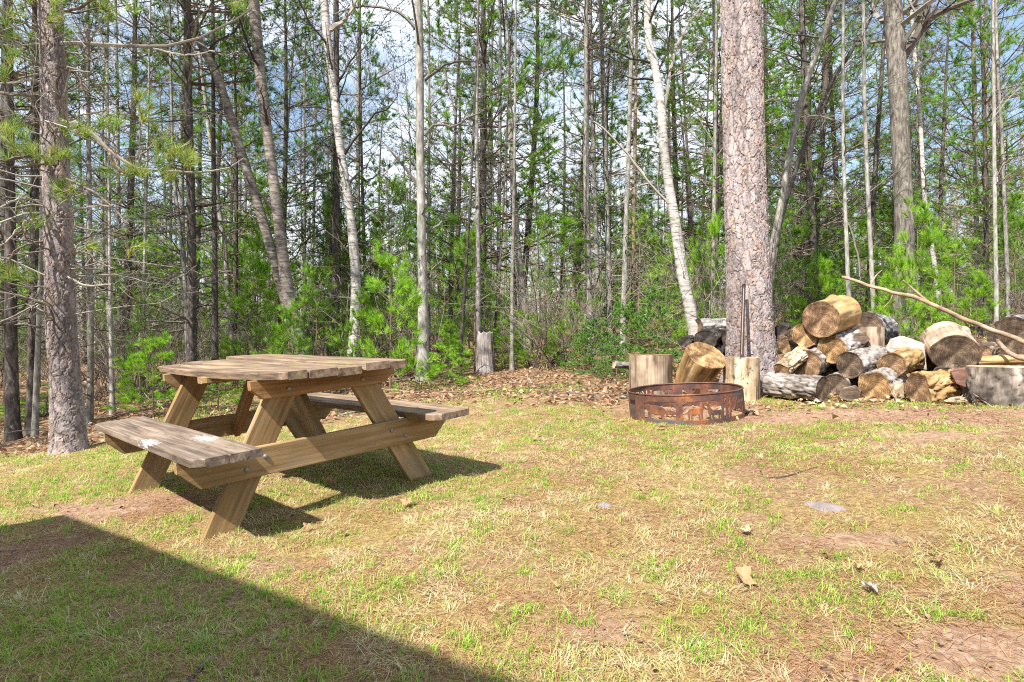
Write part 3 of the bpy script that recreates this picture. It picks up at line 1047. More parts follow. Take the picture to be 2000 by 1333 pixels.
# --- the two red pines
def left_pine_work(g, mb, mf, P, Rr):
    D = 5.5
    lists = [
        [(122, 238, 10), (165, 250, 9), (198, 272, 9), (222, 302, 7), (250, 325, 6), (300, 334, 5), (350, 335, 4), (400, 338, 4), (445, 334, 3), (478, 310, 2)],
        [(215, 300, 7), (222, 322, 6), (226, 335, 5), (250, 338, 4), (268, 330, 4)],
        [(230, 322, 4), (220, 290, 4), (222, 255, 4)],
        [(268, 325, 4), (276, 300, 4), (273, 250, 4), (270, 205, 4)],
        [(275, 302, 3), (292, 292, 3), (299, 272, 3), (330, 252, 2)],
        [(82, 305, 7, 5.4), (40, 308, 6, 5.2), (0, 312, 5, 5.0), (-60, 330, 4, 4.9)],
        [(95, 318, 4, 5.3), (60, 325, 4, 5.2), (20, 322, 3, 5.1), (0, 330, 3, 5.0)],
        [(78, 183, 10), (40, 184, 9, 5.4), (0, 182, 8, 5.3), (-60, 175, 6, 5.2)],
        [(80, 160, 5), (40, 155, 5, 5.3), (0, 165, 4, 5.2)],
        [(120, 85, 8), (200, 85, 7, 5.4), (300, 95, 6, 5.3), (380, 78, 5, 5.2), (430, 55, 4, 5.1), (490, 18, 3, 5.0)],
        [(300, 95, 4, 5.3), (360, 110, 3, 5.3), (420, 100, 2, 5.2)],
        [(130, 350, 6), (180, 372, 5, 5.3), (215, 400, 4, 5.2), (250, 440, 3, 5.1)],
        [(128, 420, 5), (175, 400, 4, 5.3), (230, 405, 3, 5.2)],
        [(85, 430, 6), (55, 425, 5, 5.3), (30, 455, 4, 5.2), (0, 480, 3, 5.1)],
        [(62, 410, 4, 5.2), (50, 440, 4, 5.2), (45, 470, 3, 5.1)],
        [(84, 395, 5), (40, 385, 4, 5.2), (0, 405, 4, 5.1)],
        [(135, 500, 5), (160, 485, 4, 5.3), (200, 520, 3, 5.2), (225, 525, 3, 5.2)],
        [(86, 470, 5), (40, 480, 4, 5.3), (0, 520, 3, 5.2)],
        [(118, 130, 6), (160, 150, 5, 5.4), (165, 190, 4, 5.3)],
        [(78, 60, 6), (30, 40, 5, 5.3), (0, 20, 4, 5.2)],
        [(110, 30, 6), (170, 10, 5, 5.4), (230, -20, 4, 5.3)],
        [(130, 540, 5), (170, 560, 4, 5.4), (215, 555, 3, 5.3)],
    ]
    tw = twig_paths(mb, lists, D, g, C_PALE + C_BROWN)
    for Pn, Rn in tw:
        O, Dd, L2, R2 = children(g, Pn, np.minimum(Rn, 0.008), 5, 0.25, (35, 80), (0.12, 0.3), 0.7)
        P2, R2 = grow(g, O, Dd, np.minimum(L2, 0.4), np.maximum(R2, 0.003), 6, 0.25, 0.25)
        put_tubes(g, mb, P2, R2, 4, C_PALE + C_DEAD)
    zt, zb = at(0, 0, D)[2], at(0, 640, D)[2]
    dead_branches(g, mb, P, Rr, zb, zt, 70, (0.5, 1.7), (-20, 25), 0.10, 5, 2, C_PALE + C_PALE + C_DEAD, 0.14, 0.3, 0.011)
    tips = [(222, 240, 0, .2, 1), (270, 190, 0, .1, 1), (278, 212, .3, .1, 1), (330, 300, .3, 0, .6), (355, 312, .5, 0, .4), (345, 298, .1, 0, .9), (372, 318, .4, 0, .5), (310, 318, .3, 0, .5), (300, 292, .2, 0, .9),
            (318, 262, .3, 0, .9), (300, 250, .1, 0, 1), (104, 305, .1, -.3, .5), (92, 312, -.4, -.2, .4), (120, 300, .5, -.3, .5), (60, 300, -.2, 0, .6), (40, 292, -.3, 0, .6), (10, 290, -.4, 0, .5), (12, 262, -.1, 0, .9), (42, 262, .1, 0, .9),
            (120, 362, .2, -.2, .7), (112, 372, -.2, -.2, .3), (128, 245, .2, -.2, .5), (145, 255, .4, 0, .5), (20, 240, -.2, 0, .6), (0, 145, -.1, 0, .6), (20, 120, 0, 0, .8), (170, 260, .4, 0, .4), (200, 240, .1, 0, 1),
            (250, 340, .4, 0, .2), (215, 342, .1, 0, -.2), (180, 470, .3, -.1, .4), (262, 472, .4, -.1, .1), (110, 10, .2, 0, .4), (125, 62, .4, -.2, .3), (112, 45, 0, -.3, -.4), (190, 15, .3, 0, .4), (215, 30, .2, 0, .2), (50, 15, -.2, 0, .4),
            (15, 40, -.3, 0, .3), (40, 70, -.3, 0, .2), (470, 25, .4, 0, .4), (250, 20, .2, 0, .5), (70, 435, .3, -.2, .7), (50, 530, -.2, -.2, .4), (25, 545, -.3, 0, .2), (5, 520, -.3, 0, .2), (330, 340, .3, 0, .3), (285, 335, .1, 0, .4)]
    C, A = [], []
    for (px, py, ax, ay, az_) in tips:
        d = D - g.uniform(0.15, 0.5)
        for k in range(3):
            C.append(at(px + g.normal(0, 11), py + g.normal(0, 9), d + g.normal(0, 0.06)))
            A.append((ax + g.normal(0, 0.25), ay + g.normal(0, 0.25), az_ + g.normal(0, 0.2)))
    C, A = np.array(C), np.array(A)
    V, T, c = tufts(g, C, A, 40, 0.145, 0.0042, (6, 58), pick(g, GREENS['red'], len(C)) * 1.1, 0.28)
    mf.add(V, None, T, c)
    V, T, c = tufts(g, C[::3], A[::3] - UP * 0.8, 12, 0.11, 0.0034, (20, 90), pick(g, [(0.42, 0.22, 0.09), (0.34, 0.2, 0.08)], len(C[::3])), 0.25)
    mf.add(V, None, T, c)
    zc = P[-1, 2]
    pine_crown(g, mb, mf, P, Rr, zt + 0.5, zc - 0.1, 7, 2.0, GREENS['red'], 0.14, 12, 5, 2, 0.008)


hero('red_pine', 'tall red pine with scaly pinkish bark at the left edge of the lawn', 'pine tree',
     [(98, 0, 47), (105, 198, 51), (114, 445, 57), (119, 643, 60), (127, 720, 61), (133, 840, 70), (135, 886, 76)], 5.55, BARK_PINE, 3, 150, 0.012, 'pine', 6.0, 0.16, left_pine_work, fh=0.16)


def right_pine_work(g, mb, mf, P, Rr):
    zt = at(0, -250, 6.35)[2]
    pine_crown(g, mb, mf, P, Rr, zt, P[-1, 2] - 0.1, 9, 2.6, GREENS['red'], 0.15, 12, 6, 2, 0.009)


hero('red_pine', 'thick red pine trunk with flaking pink bark behind the chopping block', 'pine tree',
     [(1440, -300, 74), (1447, 0, 80), (1453, 294, 81), (1462, 559, 87), (1466, 680, 91), (1468, 735, 100)], 6.35, BARK_PINE, 14, 210, 0.011, 'pine', 5.0, 0.46, right_pine_work, fh=0.28)


# --- the other trees that can be told apart along the edge of the wood
def W(fn, **kw):
    return lambda g, mb, mf, P, Rr: fn(g, mb, mf, P, Rr, **kw)


def dead(g, mb, mf, P, Rr, n=40, L=(0.5, 1.6), lo=1.0, cols=C_DARK, k2=4, k3=2, el=(-15, 25), lift=-0.04, needles=0, greens='dark', nl=0.05, crown=None, rmax=0.016):
    z0 = P[0, 2]
    out = dead_branches(g, mb, P, Rr, z0 + lo, P[-1, 2] - 0.1, n, L, el, lift, k2, k3, cols, 0.25, 0.2, rmax)
    if needles:
        C, A = along(g, out[1][0], needles, 0.25, 1)
        V, T, c = tufts(g, C, A, 9, nl, 0.006, (20, 80), pick(g, GREENS[greens], len(C)))
        mf.add(V, None, T, c)
    if crown:
        zlo, Lc, gr = crown
        pine_crown(g, mb, mf, P, Rr, z0 + zlo, P[-1, 2] - 0.1, max(5, int((P[-1, 2] - z0 - zlo) / 0.5)), Lc, GREENS[gr], 0.11, 10, 6, 3, 0.008)


def bare(g, mb, mf, P, Rr, n=20, L=(0.7, 2.0), lo=2.2, cols=C_DEAD, k2=6, k3=4, el=(10, 55), lift=0.1):
    bare_crown(g, mb, P, Rr, P[0, 2] + lo, P[-1, 2] - 0.1, n, L, k2, k3, 0, el, cols, lift)


def spruce(g, mb, mf, P, Rr):
    z0 = P[0, 2]
    out = dead_branches(g, mb, P, Rr, z0 + 0.7, P[-1, 2] - 0.1, 95, (0.7, 1.9), (-25, 10), -0.22, 7, 3, C_DARK, 0.25, 0.16, 0.016)
    for k, kk in ((1, 4), (2, 3)):
        Pq = out[k][0]
        C, A = along(g, Pq, kk, 0.1, 1)
        sel = C[:, 2] > z0 + 1.6 + g.uniform(0, 1.0, len(C))
        C, A = C[sel], A[sel]
        V, T, c = tufts(g, C, A - UP * 0.5, 8, 0.045, 0.006, (15, 80), pick(g, GREENS['dark'] + [(0.075, 0.10, 0.035)], len(C)))
        mf.add(V, None, T, c)


def birchy(g, mb, mf, P, Rr, lo=2.2, n=16, cols=C_DARK):
    bare_crown(g, mb, P, Rr, P[0, 2] + lo, P[-1, 2] - 0.1, n, (0.6, 1.8), 6, 4, 0, (15, 55), cols, 0.05)


def drawn(lists, D, then, cols=C_DEAD, k=6):
    def f(g, mb, mf, P, Rr):
        for Pn, Rn in twig_paths(mb, lists, D, g, cols):
            O, Dd, L2, R2 = children(g, Pn, Rn, k, 0.2, (30, 70), (0.2, 0.45), 0.45)
            P2, R2 = grow(g, O, Dd, L2, R2, 6, 0.2, 0.08)
            put_tubes(g, mb, P2, R2, 4, cols)
            O, Dd, L2, R2 = children(g, P2, R2, 4, 0.2, (30, 65), (0.3, 0.55), 0.6)
            P2, R2 = grow(g, O, Dd, L2, R2, 4, 0.2, 0.05)
            put_tubes(g, mb, P2, R2, 3, cols)
        then(g, mb, mf, P, Rr)
    return f


TREES = [
    # name, label, category, points, depth, bark, work
    ('birch', 'grey birch stem with peeling bark curving up behind the tabletop, the thicker of a pair', 'birch', [(495, 0, 24), (508, 148, 21), (527, 297, 21), (546, 445, 22), (560, 560, 25), (574, 630, 26), (590, 690, 28)], 9.0, BARK_YBIRCH, W(birchy), 12, 0.08),
    ('birch', 'darker leaning birch stem joining the peeling birch behind the tabletop', 'birch', [(396, 99, 17), (421, 134, 18), (452, 238, 19), (477, 317, 20), (506, 406, 20), (526, 475, 20), (550, 560, 22), (580, 660, 24)], 9.15, BARK_YBIRCH, W(birchy, n=12), 12, 0.08),
    ('birch', 'pale white-grey birch with a slight S bend in front of the dark spruce', 'birch', [(633, 0, 17), (639, 81, 16), (651, 162, 15), (658, 243, 16), (670, 324, 17), (686, 432, 18), (696, 540, 20), (694, 620, 21), (689, 691, 22)], 9.3, BARK_BIRCH,
     drawn([[(640, 60, 12), (665, 45, 9), (690, 15, 7), (700, -20, 5)]], 9.3, W(birchy), C_PALE), 12, 0.06),
    ('spruce', 'dark spruce with drooping twigs right behind the pale S-bend birch', 'spruce', [(657, 0, 9), (658, 250, 12), (656, 400, 15), (656, 560, 16), (655, 695, 18)], 10.2, BARK_DARK, spruce, 10, 0.12),
    ('maple', 'straight pale maple with an arching side limb, rising right of the table', 'maple', [(816, 0, 13), (819, 108, 15), (820, 270, 16), (824, 486, 17), (826, 600, 20), (827, 705, 25)], 9.4, BARK_PALE,
     drawn([[(812, 55, 7), (790, 30, 6), (760, 15, 5), (700, 10, 4), (650, 30, 3)], [(830, 157, 6), (868, 128, 5), (890, 120, 4), (930, 120, 3)], [(830, 265, 7), (843, 245, 6), (870, 243, 5), (885, 253, 5), (910, 232, 4), (945, 216, 3)], [(868, 135, 4), (880, 190, 4), (890, 225, 4)]], 9.4, W(bare, n=16)), 12, 0.1),
    ('aspen', 'slim straight grey trunk with level twigs, behind the broken stump', 'aspen', [(933, 113, 5), (930, 270, 8), (934, 432, 9), (934, 648, 11), (936, 720, 12)], 10.2, BARK_GREY, W(dead, n=46, L=(0.4, 1.5), cols=C_DEAD), 9, 0.12),
    ('aspen', 'thin dark sapling trunk leaning right, just left of the broken stump', 'aspen', [(919, 389, 5), (910, 520, 6), (903, 640, 7), (897, 728, 8)], 9.6, BARK_DARK, W(dead, n=12, L=(0.2, 0.6)), 8, 0.12),
    ('aspen', 'slim mottled trunk rooted in the leaves right of the broken stump', 'aspen', [(1005, 292, 5), (1003, 432, 6), (1000, 560, 7), (1000, 722, 9)], 9.9, BARK_GREY, W(dead, n=40, L=(0.3, 1.2), cols=C_DEAD), 8, 0.12),
    ('aspen', 'very thin black stem between the broken stump and the mottled slim trunk', 'aspen', [(981, 459, 4), (974, 560, 5), (965, 660, 6)], 11.0, BARK_DARK, W(dead, n=10, L=(0.2, 0.6)), 7, 0.15),
    ('birch', 'broad whitish trunk leaning left beyond the low bright pines in the middle', 'birch', [(1003, 380, 13), (1010, 486, 15), (1020, 580, 17), (1028, 650, 19)], 14.0, BARK_PALE, W(birchy, n=10), 10, 0.15),
    ('fir', 'straight dark fir trunk with dead branches, left of three by the dark bushes', 'fir', [(1145, 0, 8), (1145, 216, 10), (1145, 378, 12), (1149, 540, 14), (1153, 650, 16)], 12.0, BARK_GREY, W(dead, n=90, L=(0.5, 1.9), cols=C_DARK + C_DEAD, crown=(6.0, 1.5, 'dark')), 10, 0.12),
    ('fir', 'straight grey fir trunk, middle one of three by the dark bushes', 'fir', [(1172, 0, 8), (1182, 270, 10), (1187, 486, 11), (1191, 645, 13)], 12.6, BARK_GREY, W(dead, n=70, L=(0.5, 1.7), cols=C_DEAD, crown=(6.5, 1.3, 'dark')), 10, 0.12),
    ('fir', 'lichen-spotted grey fir trunk, right of three by the dark bushes', 'fir', [(1236, 0, 7), (1230, 216, 9), (1223, 432, 10), (1217, 645, 12)], 12.0, BARK_PALE, W(dead, n=60, L=(0.5, 1.5), cols=C_DEAD), 10, 0.12),
    ('aspen', 'thin orange-brown trunk touching the lichen-spotted fir', 'aspen', [(1243, 100, 5), (1241, 216, 7), (1238, 430, 8), (1236, 640, 9)], 13.6, mat_bark('orange_bark', (0.24, 0.16, 0.10), (0.11, 0.07, 0.05), (0.36, 0.27, 0.19)), W(dead, n=30, L=(0.4, 1.2), cols=C_DEAD), 8, 0.15),
    ('birch', 'white paper birch leaning left just left of the thick red pine', 'birch', [(1264, 0, 15), (1266, 84, 15), (1280, 126, 16), (1292, 210, 18), (1296, 294, 18), (1309, 378, 19), (1323, 462, 22), (1333, 540, 23), (1345, 590, 23), (1357, 655, 24)], 8.6, BARK_BIRCH,
     drawn([[(1296, 225, 7), (1302, 190, 6), (1310, 130, 5), (1326, 76, 5), (1350, 40, 4), (1375, 5, 3)], [(1325, 430, 6), (1300, 390, 5), (1260, 350, 5), (1225, 300, 4), (1190, 260, 4), (1160, 235, 3)]], 8.6, W(birchy, lo=3.0), C_PALE), 12, 0.05),
    ('aspen', 'slender pale trunk, left of two standing close behind the log pile', 'aspen', [(1647, 0, 6), (1646, 252, 7), (1651, 420, 8), (1657, 560, 10), (1660, 640, 11)], 8.6, BARK_PALE,
     drawn([[(1652, 430, 4), (1665, 455, 4), (1678, 500, 4), (1680, 550, 3)], [(1645, 240, 4), (1600, 225, 3), (1560, 230, 2)]], 8.6, W(bare, n=14, L=(0.4, 1.3), k3=3)), 9, 0.1),
    ('aspen', 'slender spotted trunk, right of two standing close behind the log pile', 'aspen', [(1686, 0, 7), (1688, 210, 8), (1695, 378, 9), (1704, 560, 10), (1708, 640, 11)], 8.9, BARK_PALE, W(bare, n=16, L=(0.4, 1.4), k3=3), 9, 0.1),
    ('oak', 'big dark oak with thick forking limbs behind the right end of the log pile', 'oak', [(1740, -40, 34), (1743, 0, 36), (1751, 105, 40), (1756, 210, 38), (1762, 336, 37), (1766, 441, 41), (1765, 559, 43), (1764, 640, 48)], 9.6, BARK_OAK,
     drawn([[(1760, 115, 22), (1778, 90, 18), (1804, 46, 15), (1835, 22, 12), (1895, 2, 9), (1950, -20, 6)], [(1752, 30, 15), (1775, 18, 12), (1795, -10, 9)], [(1804, 48, 11), (1812, 15, 10), (1816, -20, 8)]], 9.6, W(bare, n=14, L=(1.0, 2.6), lo=4.4), C_DARK, 8), 18, 0.05),
    ('birch', 'slim bright white birch standing right of the big dark oak', 'birch', [(1779, 0, 7), (1784, 84, 8), (1799, 252, 9), (1804, 378, 9), (1813, 441, 10), (1832, 560, 11), (1838, 640, 12)], 10.2, BARK_BIRCH, W(birchy, n=12), 10, 0.08),
    ('aspen', 'grey slim trunk near the right edge, with a black fork twin beside it', 'aspen', [(1939, 0, 6), (1941, 168, 8), (1943, 420, 9), (1946, 559, 10), (1946, 650, 11)], 8.7, BARK_PALE, W(bare, n=18, L=(0.5, 1.6), k3=4), 9, 0.1),
    ('aspen', 'dark slim trunk closest to the right edge behind the logs', 'aspen', [(1946, 60, 6), (1949, 150, 7), (1956, 252, 8), (1963, 420, 9), (1968, 559, 10), (1970, 640, 11)], 9.2, BARK_GREY, W(bare, n=18, L=(0.5, 1.6), k3=4), 9, 0.1),
    ('maple', 'dark crooked trunk leaning right out of the shade behind the red pine', 'maple', [(1640, -20, 11), (1628, 13, 12), (1586, 126, 13), (1552, 235, 13), (1527, 399, 15), (1504, 504, 16), (1495, 600, 17)], 9.6, BARK_GREY, W(bare, n=20, L=(0.6, 2.0), lo=2.5, cols=C_DARK), 10, 0.1),
    ('maple', 'thin dark stem slanting right above the log pile', 'maple', [(1700, 40, 6), (1672, 85, 8), (1615, 176, 8), (1578, 260, 9), (1555, 330, 10), (1525, 420, 11), (1512, 500, 12)], 10.2, BARK_DARK, W(bare, n=14, L=(0.5, 1.5), lo=2.5, cols=C_DARK), 9, 0.1),
    ('spruce', 'tall straight black spruce trunk behind the left part of the tabletop', 'spruce', [(366, 0, 15), (366, 148, 16), (372, 346, 17), (375, 495, 18), (374, 660, 20), (373, 705, 22)], 9.0, BARK_DARK, W(dead, n=110, L=(0.6, 1.9), cols=C_DARK + C_DEAD, crown=(4.6, 1.7, 'dark')), 12, 0.1),
    ('spruce', 'thinner black spruce trunk right of the tall straight black one', 'spruce', [(416, 74, 7), (417, 297, 9), (420, 560, 12), (420, 700, 14)], 9.5, BARK_DARK, W(dead, n=70, L=(0.5, 1.6), cols=C_DARK + C_DEAD, crown=(5.0, 1.3, 'dark')), 10, 0.12),
    ('aspen', 'grey-green lichened trunk just right of the left red pine', 'aspen', [(171, 50, 8), (173, 297, 10), (177, 560, 12), (177, 720, 13), (175, 845, 15)], 7.6, BARK_GREY, W(dead, n=50, L=(0.4, 1.5), cols=C_DARK, crown=(4.2, 1.2, 'pine')), 10, 0.1),
    ('aspen', 'pale slim trunk in the gap between left red pine and table', 'aspen', [(211, 250, 5), (213, 346, 6), (216, 643, 9), (219, 740, 10), (220, 822, 12)], 8.2, BARK_PALE, W(bare, n=16, L=(0.4, 1.3), k3=3), 9, 0.1),
    ('spruce', 'dark trunk at the far left edge, leftmost of a shaded clump', 'spruce', [(18, 300, 22), (21, 560, 26), (22, 700, 27), (26, 900, 32)], 7.0, BARK_DARK, W(dead, n=60, L=(0.5, 1.5), crown=(3.6, 1.7, 'dark')), 12, 0.1),
    ('spruce', 'dark trunk in the shaded clump, touching the left red pine', 'spruce', [(68, 320, 18), (66, 560, 20), (64, 700, 21), (60, 890, 24)], 7.3, BARK_DARK, W(dead, n=60, L=(0.5, 1.5), crown=(4.0, 1.5, 'dark')), 12, 0.1),
    ('aspen', 'lean grey stem in the middle of the shaded clump at far left', 'aspen', [(80, 520, 10), (76, 640, 12), (71, 760, 13), (68, 888, 15)], 7.0, BARK_GREY, W(dead, n=24, L=(0.3, 1.0)), 9, 0.12),
    ('maple', 'sunlit pale trunk leaning left between the black spruces and the birches', 'maple', [(430, 430, 10), (438, 470, 11), (444, 555, 12), (457, 692, 14)], 11.0, BARK_PALE, W(bare, n=10, L=(0.4, 1.3), k3=3), 9, 0.12),
    ('aspen', 'thin dark bent stem just left of the tall black spruce', 'aspen', [(336, 250, 6), (339, 346, 7), (352, 450, 8), (362, 545, 9), (366, 690, 10)], 9.6, BARK_GREY, W(dead, n=30, L=(0.4, 1.3), cols=C_DARK), 8, 0.12),
    ('aspen', 'thin grey stem above the left corner of the tabletop', 'aspen', [(288, 300, 5), (285, 396, 6), (281, 560, 7), (279, 660, 8), (279, 750, 9)], 9.9, BARK_PALE, W(dead, n=36, L=(0.4, 1.3), cols=C_DEAD), 8, 0.12),
]
for i, tr in enumerate(TREES):
    nm, lb, ct, pts, D, bk, wk, sd, dz = tr
    hero(nm, lb, ct, pts, D, bk, 100 + i, sd, dz, 'ridge' if bk in (BARK_OAK, BARK_DARK) else 'rough', 5.5, 0.4, wk)

# --- broken stump in the leaves
sp_ = ground_at(947, 728)


def stump_snag():
    root = thing('tree_stump', 'broken grey weathered stump standing in the leaves at the edge of the wood', 'stump', sp_)
    D = sp_[1]
    k = D / F
    n, sd = 26, 40
    z = np.linspace(-0.06, 84 * k, n)
    a = np.arange(sd) * 2 * math.pi / sd
    r = np.interp(z, [-0.06, 0.1, 0.5, 0.8], [20 * k, 18 * k, 15.5 * k, 14.5 * k])
    q = np.stack([np.broadcast_to(np.cos(a), (n, sd)), np.broadcast_to(np.sin(a), (n, sd)), np.broadcast_to(z[:, None], (n, sd))], -1)
    rad = r[:, None] * (1 + 0.28 * (fbm(np.stack([q[..., 0] * 5, q[..., 1] * 5, q[..., 2] * 2], -1), 4, 8) - 0.5))
    top = 1 - 0.17 * fbm(np.stack([np.cos(a) * 4, np.sin(a) * 4, a * 0], -1), 3, 2) * 1.5
    Z = z[:, None] * np.where(z[:, None] > 0.3, top[None, :] * 0.5 + 0.5, 1.0)
    V = np.stack([rad * np.cos(a), rad * np.sin(a), Z], -1).reshape(-1, 3)
    i = np.arange(n * sd).reshape(n, sd)
    j = np.roll(i, -1, 1)
    Qd = np.stack([i[:-1], j[:-1], j[1:], i[1:]], -1).reshape(-1, 4)
    V = np.vstack([V, [[0, 0, 60 * k]]])
    T = [[i[-1, q_], j[-1, q_], len(V) - 1] for q_ in range(sd)]
    MB().add(V, Qd, T).build('trunk', mat_log('weathered_snag', (0.30, 0.27, 0.26), (0.09, 0.07, 0.06), (0.50, 0.47, 0.45), stretch=(40, 40, 3)), root, True)
    mb = MB()
    g = np.random.default_rng(5)
    for s in (-1, 1):
        P = np.array([[s * 17 * k, 0.02, -0.05], [s * 16.5 * k, -0.02, 0.25], [s * 15 * k, -0.03, 0.5]])
        V, Qd, c, _, _ = trunk_shape(P, np.array([0.035, 0.03, 0.012]), 8, 0.06, 'ridge', 4 + s, 0.2)
        mb.add(V, Qd)
    mb.build('bark', LOG_BROWN, root, True)


stump_snag()
rp_ = ground_at(1090, 708)
root_wad = thing('upturned_root', 'small black upturned root on the leaves left of the dark bushes', 'root', rp_)
mb = MB()
g = np.random.default_rng(9)
V, Qd, c, _, _ = trunk_shape(np.array([[0, 0, -0.05], [0.01, 0, 0.1], [0.05, 0, 0.24]]), np.array([0.13, 0.12, 0.05]), 14, 0.03, 'ridge', 4, 0.3)
mb.add(V, Qd)
O = np.zeros((9, 3)) + [0, 0, 0.08]
D_ = nrm(g.normal(0, 1, (9, 3)) * [1, 1, 0.4])
P_, R_ = grow(g, O, D_, g.uniform(0.2, 0.35, 9), np.full(9, 0.03), 6, 0.3, -0.2)
V, Qd = tubes(P_, R_, 6)
mb.add(V, Qd)
mb.build('root', LOG_BURNT, root_wad, True)


# ------------------------------------------------------------------ young pines and bushes (a few grown shapes, each copied with its parts)
def young_pine(seed, H, Lb, greens, needle=0.085, nn=13, whorls=8, k2=6, kt=3, wd=0.006, el=(5, 35), lift=0.15, taper=0.8, per=5, lo=0.08, flat=0.6, spread=(10, 75)):
    g = np.random.default_rng(seed)
    mb, mf = MB(), MB()
    P = np.array([[0, 0, -0.05], [0.01 * H, 0, H * 0.4], [0.02 * H, 0.01, H * 0.75], [0.015 * H, 0.02, H]])
    rr = np.array([0.012, 0.009, 0.006, 0.003]) * (0.5 + H * 0.5)
    V, Qd, c, Pp, Rp = trunk_shape(P, rr, 6, H / 14, 'rough', seed, 0.2)
    mt = MB()
    mt.add(V, Qd, C=np.array(C_BROWN[0]))
    pine_crown(g, mb, mf, Pp, Rp, H * lo, H * 0.98, whorls, Lb, greens, needle, nn, k2, kt, wd, el, lift, True, taper, flat, spread, per)
    return mt.mesh('trunk', TWIG, True), mb.mesh('branches', TWIG), mf.mesh('needles', NEEDLE)


KINDS = {
    'bright': [young_pine(1, 1.6, 0.75, GREENS['bright'], 0.125, 22, 6, 6, 2, 0.0055, (2, 28), 0.16, 0.45, 5, 0.1, 0.6, (6, 52)), young_pine(2, 1.6, 0.7, GREENS['bright'] + GREENS['pine'][1:], 0.125, 22, 6, 6, 2, 0.0055, (0, 25), 0.16, 0.5, 5, 0.1, 0.6, (6, 52))],
    'pine': [young_pine(3, 2.6, 1.0, GREENS['pine'] + GREENS['bright'], 0.125, 20, 8, 7, 2, 0.0055, (0, 25), 0.14, 0.5, 5, 0.1, 0.6, (6, 55)), young_pine(4, 2.6, 0.95, GREENS['pine'] + GREENS['bright'][:1], 0.125, 20, 8, 7, 2, 0.0055, (0, 25), 0.14, 0.55, 5, 0.1, 0.6, (6, 55))],
    'yellow': [young_pine(5, 2.4, 0.95, GREENS['yellow'] + GREENS['bright'], 0.115, 20, 8, 7, 2, 0.0055, (-5, 22), 0.12, 0.5, 5, 0.1, 0.6, (6, 55))],
    'fir': [young_pine(6, 1.0, 0.6, GREENS['blue'], 0.035, 12, 8, 8, 6, 0.006, (0, 25), -0.02, 0.6, 6, 0.05, 0.85), young_pine(7, 1.1, 0.65, GREENS['blue'] + GREENS['bright'][:1], 0.035, 12, 8, 8, 6, 0.006, (0, 25), -0.02, 0.6, 6, 0.05, 0.85)],
}


def plant(kind, v, px, D, top_px, width_px, label, name='young_pine', cat='young pine', group=None, base_px=None, seed=0):
    g = np.random.default_rng(seed + int(px))
    x = (px - CX) / F * D
    z = float(G(x, D)) if base_px is None else CZ + (HY - base_px) / F * D
    H = CZ + (HY - top_px) / F * D - z
    ms = KINDS[kind][v % len(KINDS[kind])]
    H0 = max(p.co.z for p in ms[0].vertices)
    L0 = {'bright': 0.72, 'pine': 0.9, 'yellow': 0.85, 'fir': 0.62}[kind]
    s = H / H0
    sx = (width_px / 2 * D / F) / L0
    root = thing(name, label, cat, (x, D, z), 0, group)
    root.rotation_euler = (0, 0, g.uniform(0, 6.28))
    root.scale = (sx, sx, s)
    link('trunk', ms[0], root)
    tag(link('branches', ms[1], root), kind='stuff')
    tag(link('needles', ms[2], root), kind='stuff')
    return root


